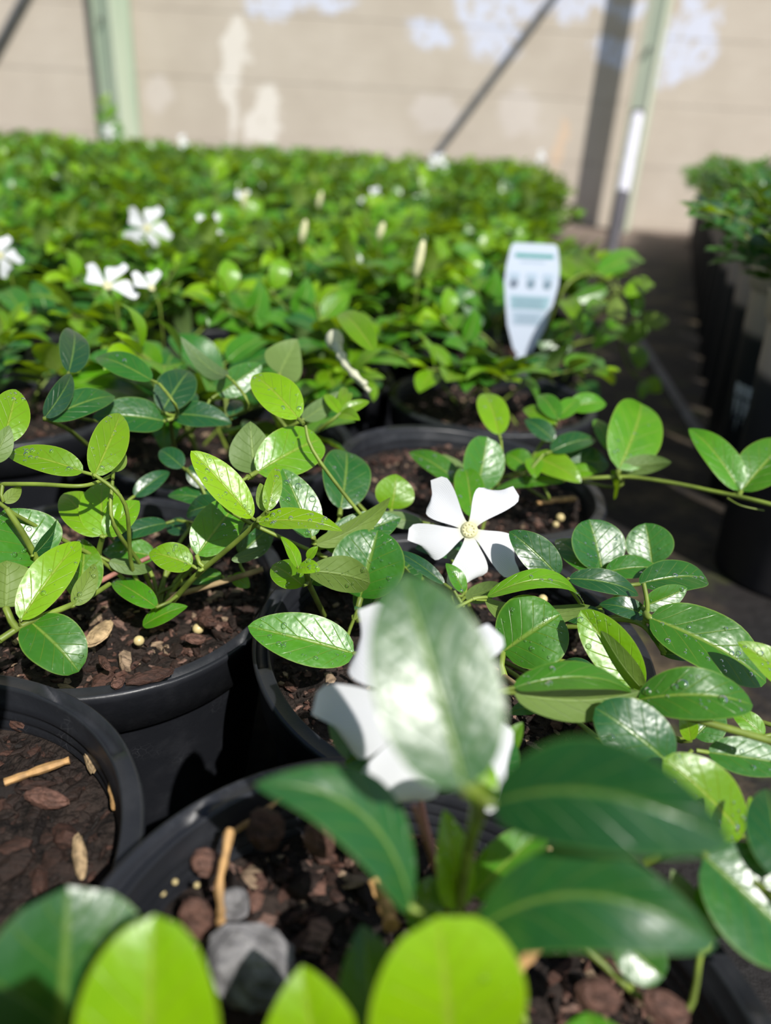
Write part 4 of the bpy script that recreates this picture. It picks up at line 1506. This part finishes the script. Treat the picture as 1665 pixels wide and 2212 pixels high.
# the plants that carry a flower are told apart by it
def carries(pl, what):
    if pl[3].get('done'):
        return
    pl[3]['done'] = 1
    pl[3]['label'] = 'potted periwinkle carrying the ' + what
    if 'group' in pl[3]:
        del pl[3]['group']


for px, py, h, dia, pet, dv, lab in FL:
    c = y_pt(px, py, {234: 2.75, 388: 2.4, 945: 2.2, 1163: 2.6}[px]) if h > 100 else at(px, py, h + 8)
    carries(plant_near(c), lab)

# spent flower and buds
c = at(722, 735, 62)
pl = plant_near(c)
rz = pl[3].rotation_euler.z


def part_on(pl, name, mb, mats, c, lab=None):
    o = link(name, mb.mesh(name, mats), pl[3])
    rz = pl[3].rotation_euler.z
    o.location = Matrix.Rotation(-rz, 3, 'Z') @ (c - pl[2])
    o.rotation_euler = (0, 0, -rz)
    if lab:
        o['label'] = lab
    return o


mb = MB()
e = [at(722, 735, 62), at(735, 765, 58), at(752, 795, 54), at(790, 832, 48)]
ps = smooth_path([q - c for q in e])
mb.tube(ps, [0.0032 - 0.0012 * abs(math.sin(i * 0.9)) - 0.0011 * i / len(ps) for i in range(len(ps))], 7)
mb.tube([q + V((0.002, 0, -0.003)) for q in ps[6:]], 0.0012, 6)
mb.ball((0, 0, 0), (V((0.0046, 0, 0)), V((0, 0.0046, 0)), V((0, 0, 0.0054))))
carries(pl, 'shrivelled white bloom left of the white tag')
o = part_on(pl, 'spent_flower', mb, [PETAL], c, 'shrivelled white bloom hanging down')
for px, py, h, ln in ((905, 560, 78, 0.013), (822, 500, 78, 0.008), (655, 500, 76, 0.010), (690, 432, 84, 0.010), (527, 430, 82, 0.010)):
    c = at(px, py, h)
    pl = plant_near(c)
    mb = MB()
    mb.ball((0, 0, 0), (V((0.0032, 0, 0)), V((0, 0.0032, 0)), V((0.002, 0, ln))), nu=8, nv=8)
    mb.tube([V((0, 0, -ln)), V((-0.001, 0.003, -ln - 0.03))], 0.0008, 5, mat=1)
    part_on(pl, 'flower_bud', mb, [BUD, STEM], c, 'pale cream closed bud')

# ------------------------------------------------------------------ beads, twigs and large chips on the bark
def bead(owner, px, py, h, r):
    c = at(px, py, h)
    mb = MB()
    mb.ball(c, (V((r, 0, 0)), V((0, r, 0)), V((0, 0, r * 0.95))), nu=16, nv=12)
    o = obj_at('fertiliser_bead', mb, [BEAD], owner)
    o['label'] = 'pale yellow round bead'


bead('B', 300, 1384, -12, 0.0019)
bead('B', 428, 1358, -13, 0.0021)
bead('E', 1210, 1118, -8, 0.0021)
bead('E', 1200, 1133, -9, 0.0016)
bead('D', 1172, 1294, 2, 0.0018)
for px, py in ((378, 1905), (352, 1930), (425, 1912), (1604, 1905)):
    bead('C', px, py, 0.158, 0.0006)
bead('C', 1186, 1834, 0.172, 0.0009)


def chunk(owner, px, py, h, ax_px, wid, thick, mat, name, lab, seed):
    """an elongated chip lying at a point; ax_px = pixel offset of its half axis"""
    rr = R(seed)
    c = at(px, py, h)
    e = at(px + ax_px[0], py + ax_px[1], h)
    d = e - c
    n = V((rr.gauss(0, 0.15), -0.25, 1)).normalized()
    s_ = n.cross(d).normalized()
    mb = MB()
    mb.ball(c, (d, s_ * wid, n * thick), (rr.uniform(0.5, 0.8), 0.5), 0, 15, 12, rr, 0.11)
    o = obj_at(name, mb, [mat], owner, smooth=False)
    o['label'] = lab


chunk('B', 325, 1462, -8, (52, -14), 0.0022, 0.0016, BARK, 'bark_chunk', 'long grey-brown bark strip by the rim', 2)
chunk('B', 215, 1368, -9, (24, -28), 0.0032, 0.0016, WOODCHIP, 'wood_splinter', 'pale splintered wood chip', 3)
chunk('B', 447, 1342, -9, (20, 8), 0.0026, 0.0022, BARK, 'bark_chunk', 'reddish bark chip', 4)
chunk('B', 422, 1380, -10, (22, 2), 0.0022, 0.0016, BARK, 'bark_chunk', 'reddish bark chip', 5)
chunk('B', 225, 1432, -8, (10, 16), 0.0014, 0.0014, BARK, 'bark_chunk', 'small upright reddish chip', 6)
chunk('B', 255, 1475, -8, (10, -12), 0.0018, 0.0016, BARK, 'bark_chunk', 'reddish chip against the rim', 7)
GREYW = simple('grey_weathered_wood', (0.16, 0.155, 0.16), 0.7, 0.3, 0.5, 200, 0.9, 380, 0.0015)
chunk('C', 545, 2085, 0.145, (95, 40), 0.0075, 0.004, GREYW, 'bark_chunk', 'large grey weathered chunk', 8)
chunk('C', 575, 1790, 0.165, (35, 20), 0.0045, 0.003, BARK, 'bark_chunk', 'pink-brown lump of bark', 9)
chunk('C', 690, 1815, 0.165, (25, 30), 0.0035, 0.003, BARK, 'bark_chunk', 'pink-brown lump of bark', 10)
chunk('C', 445, 1862, 0.162, (30, 8), 0.0028, 0.0022, BARK, 'bark_chunk', 'pale pink bark lump by the rim', 11)
chunk('C', 425, 1985, 0.153, (20, 40), 0.0032, 0.0028, BARK, 'bark_chunk', 'pale pink bark lump', 12)
chunk('C', 505, 1955, 0.155, (16, 32), 0.0032, 0.0028, GREYW, 'bark_chunk', 'grey lump with a dark hole', 13)
chunk('C', 1290, 2150, 0.143, (50, 10), 0.003, 0.003, BARK, 'bark_chunk', 'pinkish chip', 14)
chunk('C', 1440, 2180, 0.143, (50, 25), 0.003, 0.003, BARK, 'bark_chunk', 'pinkish chip', 15)
chunk('A', 45, 1560, -14, (28, 8), 0.0028, 0.0025, BARK, 'bark_chunk', 'broad brown bark piece', 16)
chunk('A', 100, 1725, -13, (45, 8), 0.0025, 0.003, BARK, 'bark_chunk', 'smooth reddish bark piece', 17)
chunk('A', 172, 1850, -10, (6, 50), 0.0016, 0.0016, WOODCHIP, 'wood_splinter', 'pale brown splinter', 18)
chunk('A', 190, 1620, -12, (12, 50), 0.0016, 0.002, WOODCHIP, 'wood_splinter', 'whitish splinter near the rim', 19)


def twig(owner, pts, r, lab):
    mb = MB()
    ps = smooth_path([at(*q) for q in pts], 4)
    rr = R(int(pts[0][0]))
    mb.tube(ps, [r * rr.uniform(0.7, 1.25) for _ in ps], 6)
    o = obj_at('twig', mb, [TWIG], owner, smooth=False)
    o['label'] = lab


twig('C', [(497, 1790, 0.158), (486, 1850, 0.155), (474, 1910, 0.152), (478, 1968, 0.15), (476, 2005, 0.15)], 0.0009, 'orange-brown twig standing against the bark')
twig('C', [(1110, 2100, 0.13), (1150, 2055, 0.133), (1190, 2015, 0.136)], 0.0013, 'pale brown twig beside the round leaf')
twig('C', [(640, 1700, 0.178), (560, 1760, 0.172), (500, 1800, 0.168)], 0.0007, 'thin twig at the pot wall')
twig('C', [(810, 1900, 0.158), (835, 1960, 0.154), (845, 2000, 0.15)], 0.0016, 'brown twig in shade')
twig('A', [(10, 1690, -13), (80, 1665, -12), (150, 1642, -11)], 0.0011, 'brown stick in the shaded bark')
twig('A', [(238, 1630, -8), (240, 1690, -10), (248, 1745, -10)], 0.0009, 'brown stick at the pot wall')
twig('E', [(1160, 1088, -4), (1200, 1080, -4), (1245, 1077, -4)], 0.0012, 'thin brown stick on the bark')

# ------------------------------------------------------------------ plant tag stuck in a pot
TAGW = simple('white_tag_plastic', (0.52, 0.585, 0.69), 0.4, 0.5)
TAGT = simple('teal_print', (0.06, 0.30, 0.28), 0.5, 0.4)
TAGB = simple('pale_teal_print', (0.28, 0.44, 0.50), 0.5, 0.4)
TAGL = simple('pale_blue_print', (0.38, 0.48, 0.58), 0.5, 0.4)
TAGG = simple('grey_print', (0.16, 0.20, 0.26), 0.5, 0.4)
TAGM = simple('grey_blue_small_print', (0.20, 0.29, 0.36), 0.5, 0.4)
ZT = 0.575
tl, trr = at(1100, 520, ZT), at(1200, 532, ZT)
bot = at(1128, 768, ZT + 0.02)
topc = (tl + trr) / 2
ex = (trr - tl).normalized()
ey = (topc - bot)
TH = ey.length
ey = ey.normalized()
ex = (ex - ey * ex.dot(ey)).normalized()
en = ex.cross(ey).normalized()
if en.dot(CAM - topc) < 0:
    en = -en
root = thing('plant_tag', 'white plastic plant tag with teal print stuck upright in a pot', 'plant tag', bot)
TWd = (trr - tl).length / 2


TAG_PROFILE = [(0, 0.2), (0.06, 0.45), (0.27, 0.84), (0.5, 1.06), (0.65, 1.17), (0.8, 1.15), (0.93, 1.04), (0.97, 1.0), (0.985, 0.96), (1.0, 0.86)]


def tag_w(s):   # half width by height fraction 0 bottom .. 1 top
    for (s0, w0), (s1, w1) in zip(TAG_PROFILE, TAG_PROFILE[1:]):
        if s <= s1:
            return TWd * (w0 + (w1 - w0) * (s - s0) / (s1 - s0))
    return TWd * 0.86


def tag_pt(u, s, lift=0.0):
    cx = -0.18 * TWd * (1 - s) * 0 + 0.10 * TWd * math.sin(s * 2)
    return ex * (u + cx) + ey * (s * TH) + en * (lift + 0.0012 * math.sin(s * 3.0))


mb = MB()
rows = []
for i in range(49):
    s = i / 48 * 1.0
    w = tag_w(s)
    rows.append([tag_pt(-w, s, 0.0003), tag_pt(0, s, 0.0003), tag_pt(w, s, 0.0003), tag_pt(w, s, -0.0003), tag_pt(0, s, -0.0003), tag_pt(-w, s, -0.0003)])
mb.quadgrid(rows, close=True)
# the stake below, into the mix
rows = []
for s in (0.0, -0.15, -0.32):
    w = TWd * (0.28 + s * 0.5)
    rows.append([tag_pt(-w, s, 0.0003), tag_pt(w, s, 0.0003), tag_pt(w, s, -0.0003), tag_pt(-w, s, -0.0003)])
mb.quadgrid(rows[::-1], close=True)
link('tag_body', mb.mesh('tag_body', [TAGW], smooth=False), root)


def tag_rect(name, s0, s1, k0, k1, mat, lift=0.0006, abs_=False):
    m_ = MB()
    rws = []
    for i in range(7):
        s = s0 + (s1 - s0) * i / 6
        w = TWd if abs_ else tag_w(s)
        rws.append([tag_pt(w * k0, s, lift), tag_pt(w * k1, s, lift)])
    m_.quadgrid(rws if True else rws)
    return link(name, m_.mesh(name, [mat], smooth=False), root)


tag_rect('header_band', 0.875, 0.91, -0.74, 0.80, TAGT)
tag_rect('subtitle_print', 0.835, 0.848, -0.5, 0.45, TAGL)
tag_rect('info_block', 0.42, 0.54, -0.78, 0.80, TAGB)
for k_ in range(5):
    tag_rect('print_line', 0.435 + k_ * 0.02, 0.441 + k_ * 0.02, -0.65, 0.62 - 0.1 * (k_ % 2), TAGM, 0.0008)
tag_rect('lower_info_block', 0.28, 0.40, -0.72, 0.72, TAGL)
for k_ in range(4):
    tag_rect('print_line', 0.30 + k_ * 0.022, 0.306 + k_ * 0.022, -0.55, 0.5 + 0.08 * (k_ % 2), TAGM, 0.0008)
for k_, u in enumerate((-0.72, -0.02, 0.66)):
    m_ = MB()
    c_ = tag_pt(u * TWd * 1.05, 0.645, 0.0008)
    ring = [c_ + (ex * math.cos(q * 0.5236) + ey * math.sin(q * 0.5236)) * TWd * 0.19 for q in range(12)]
    m_.fan(ring, c_)
    ic = link('icon_symbol', m_.mesh('icon_symbol', [TAGG if k_ == 0 else TAGM], smooth=False), root)
    m_ = MB()
    c_ = tag_pt(u * TWd * 1.05 + 0.0006, 0.655, 0.0010)
    ring = [c_ + (ex * math.cos(q * 0.785) + ey * math.sin(q * 0.785) * 1.2) * TWd * 0.07 for q in range(8)]
    m_.fan(ring, c_)
    link('icon_mark', m_.mesh('icon_mark', [TAGG], smooth=False), ic)
    m_ = MB()
    rws = [[tag_pt(TWd * 1.05 * u - TWd * 0.22, s_, 0.0006), tag_pt(TWd * 1.05 * u + TWd * 0.22, s_, 0.0006)] for s_ in (0.68, 0.74)]
    m_.quadgrid(rws)
    link('icon_caption', m_.mesh('icon_caption', [TAGL], smooth=False), root)

# sticker on the right-hand pot
STW = simple('white_sticker_paper', (0.85, 0.83, 0.83), 0.6, 0.4)
STB = simple('barcode_ink', (0.04, 0.04, 0.045), 0.6, 0.4)


def on_pot(root, th, z, lift, r_top=0.060, hh=0.20):
    r = r_top * 0.76 + (r_top - 0.0048 - r_top * 0.76) * (z / hh)
    return V(((r + lift) * math.cos(th), (r + lift) * math.sin(th), z))


def sticker(root, th0, th1, z0, z1, name, mat, lift, par=None):
    m_ = MB()
    m_.quadgrid([[on_pot(root, th0 + (th1 - th0) * k_ / 8, z, lift) for k_ in range(9)] for z in (z0, z1)])
    return link(name, m_.mesh(name, [mat], smooth=True), par or root)


best = None
for o_ in [q for q in COL.objects if q.name.startswith('potted_shrub')]:
    dr = ray(1588, 872)
    ox, oy = CAM.x - o_.location.x, CAM.y - o_.location.y
    aa, bb, cc = dr.x ** 2 + dr.y ** 2, 2 * (ox * dr.x + oy * dr.y), ox * ox + oy * oy - 0.0465 ** 2
    di = bb * bb - 4 * aa * cc
    if di > 0:
        tt = (-bb - math.sqrt(di)) / (2 * aa)
        if tt > 0 and (best is None or tt < best[0]):
            best = (tt, o_, CAM + dr * tt)
sr_ = best[1]
sr_['label'] = 'tall dusty black pot with a white barcode sticker in the aisle-side row'
if 'group' in sr_:
    del sr_['group']
hit = best[2] - sr_.location
TH0 = math.degrees(math.atan2(CAM.y - sr_.location.y, CAM.x - sr_.location.x)) % 360 - 34
ZC = hit.z
lb = sticker(sr_, math.radians(TH0 - 27), math.radians(TH0 + 27), ZC - 0.020, ZC + 0.020, 'barcode_sticker', STW, 0.0004)
lb['label'] = 'white barcode sticker'
mb = MB()
brr = R(9)
th = TH0 + 1
while th < TH0 + 24:
    w = brr.choice((0.5, 0.5, 1.0, 1.4))
    mb.quadgrid([[on_pot(sr_, math.radians(th), z, 0.0007), on_pot(sr_, math.radians(th + w), z, 0.0007)] for z in (ZC - 0.015, ZC + 0.015)])
    th += w + brr.choice((0.6, 1.0, 1.4))
link('barcode_bars', mb.mesh('barcode_bars', [STB], smooth=False), lb)
for z in (ZC - 0.008, ZC + 0.008):
    link_ = sticker(sr_, math.radians(TH0 - 24), math.radians(TH0 - 3), z, z + 0.0022, 'print_line', STB, 0.0007, lb)

# pale edging strip and litter along the aisle
EDG = simple('pale_edging_strip', (0.20, 0.185, 0.175), 0.7, 0.3, 0.3, 40)
g0 = at(1515, 955, -119.0)
g1 = at(1665, 1195, -119.0)
d = g1 - g0
g1 = g0 + d * 3.0
g0 = g0 - d * 2.0
root = thing('edging_strip', 'pale narrow edging strip lying on the dark aisle floor at right', 'edging strip', (g0.x, g0.y, 0))
mb = MB()
dd = (g1 - g0)
dd.z = 0
sx = V((dd.y, -dd.x, 0)).normalized() * 0.006
mb.box(dd / 2 + V((0, 0, 0.003)), (dd / 2, sx, V((0, 0, 0.003))))
link('strip', mb.mesh('strip', [EDG], smooth=False), root)
for o_ in COL.objects:
    if 'done' in o_:
        del o_['done']
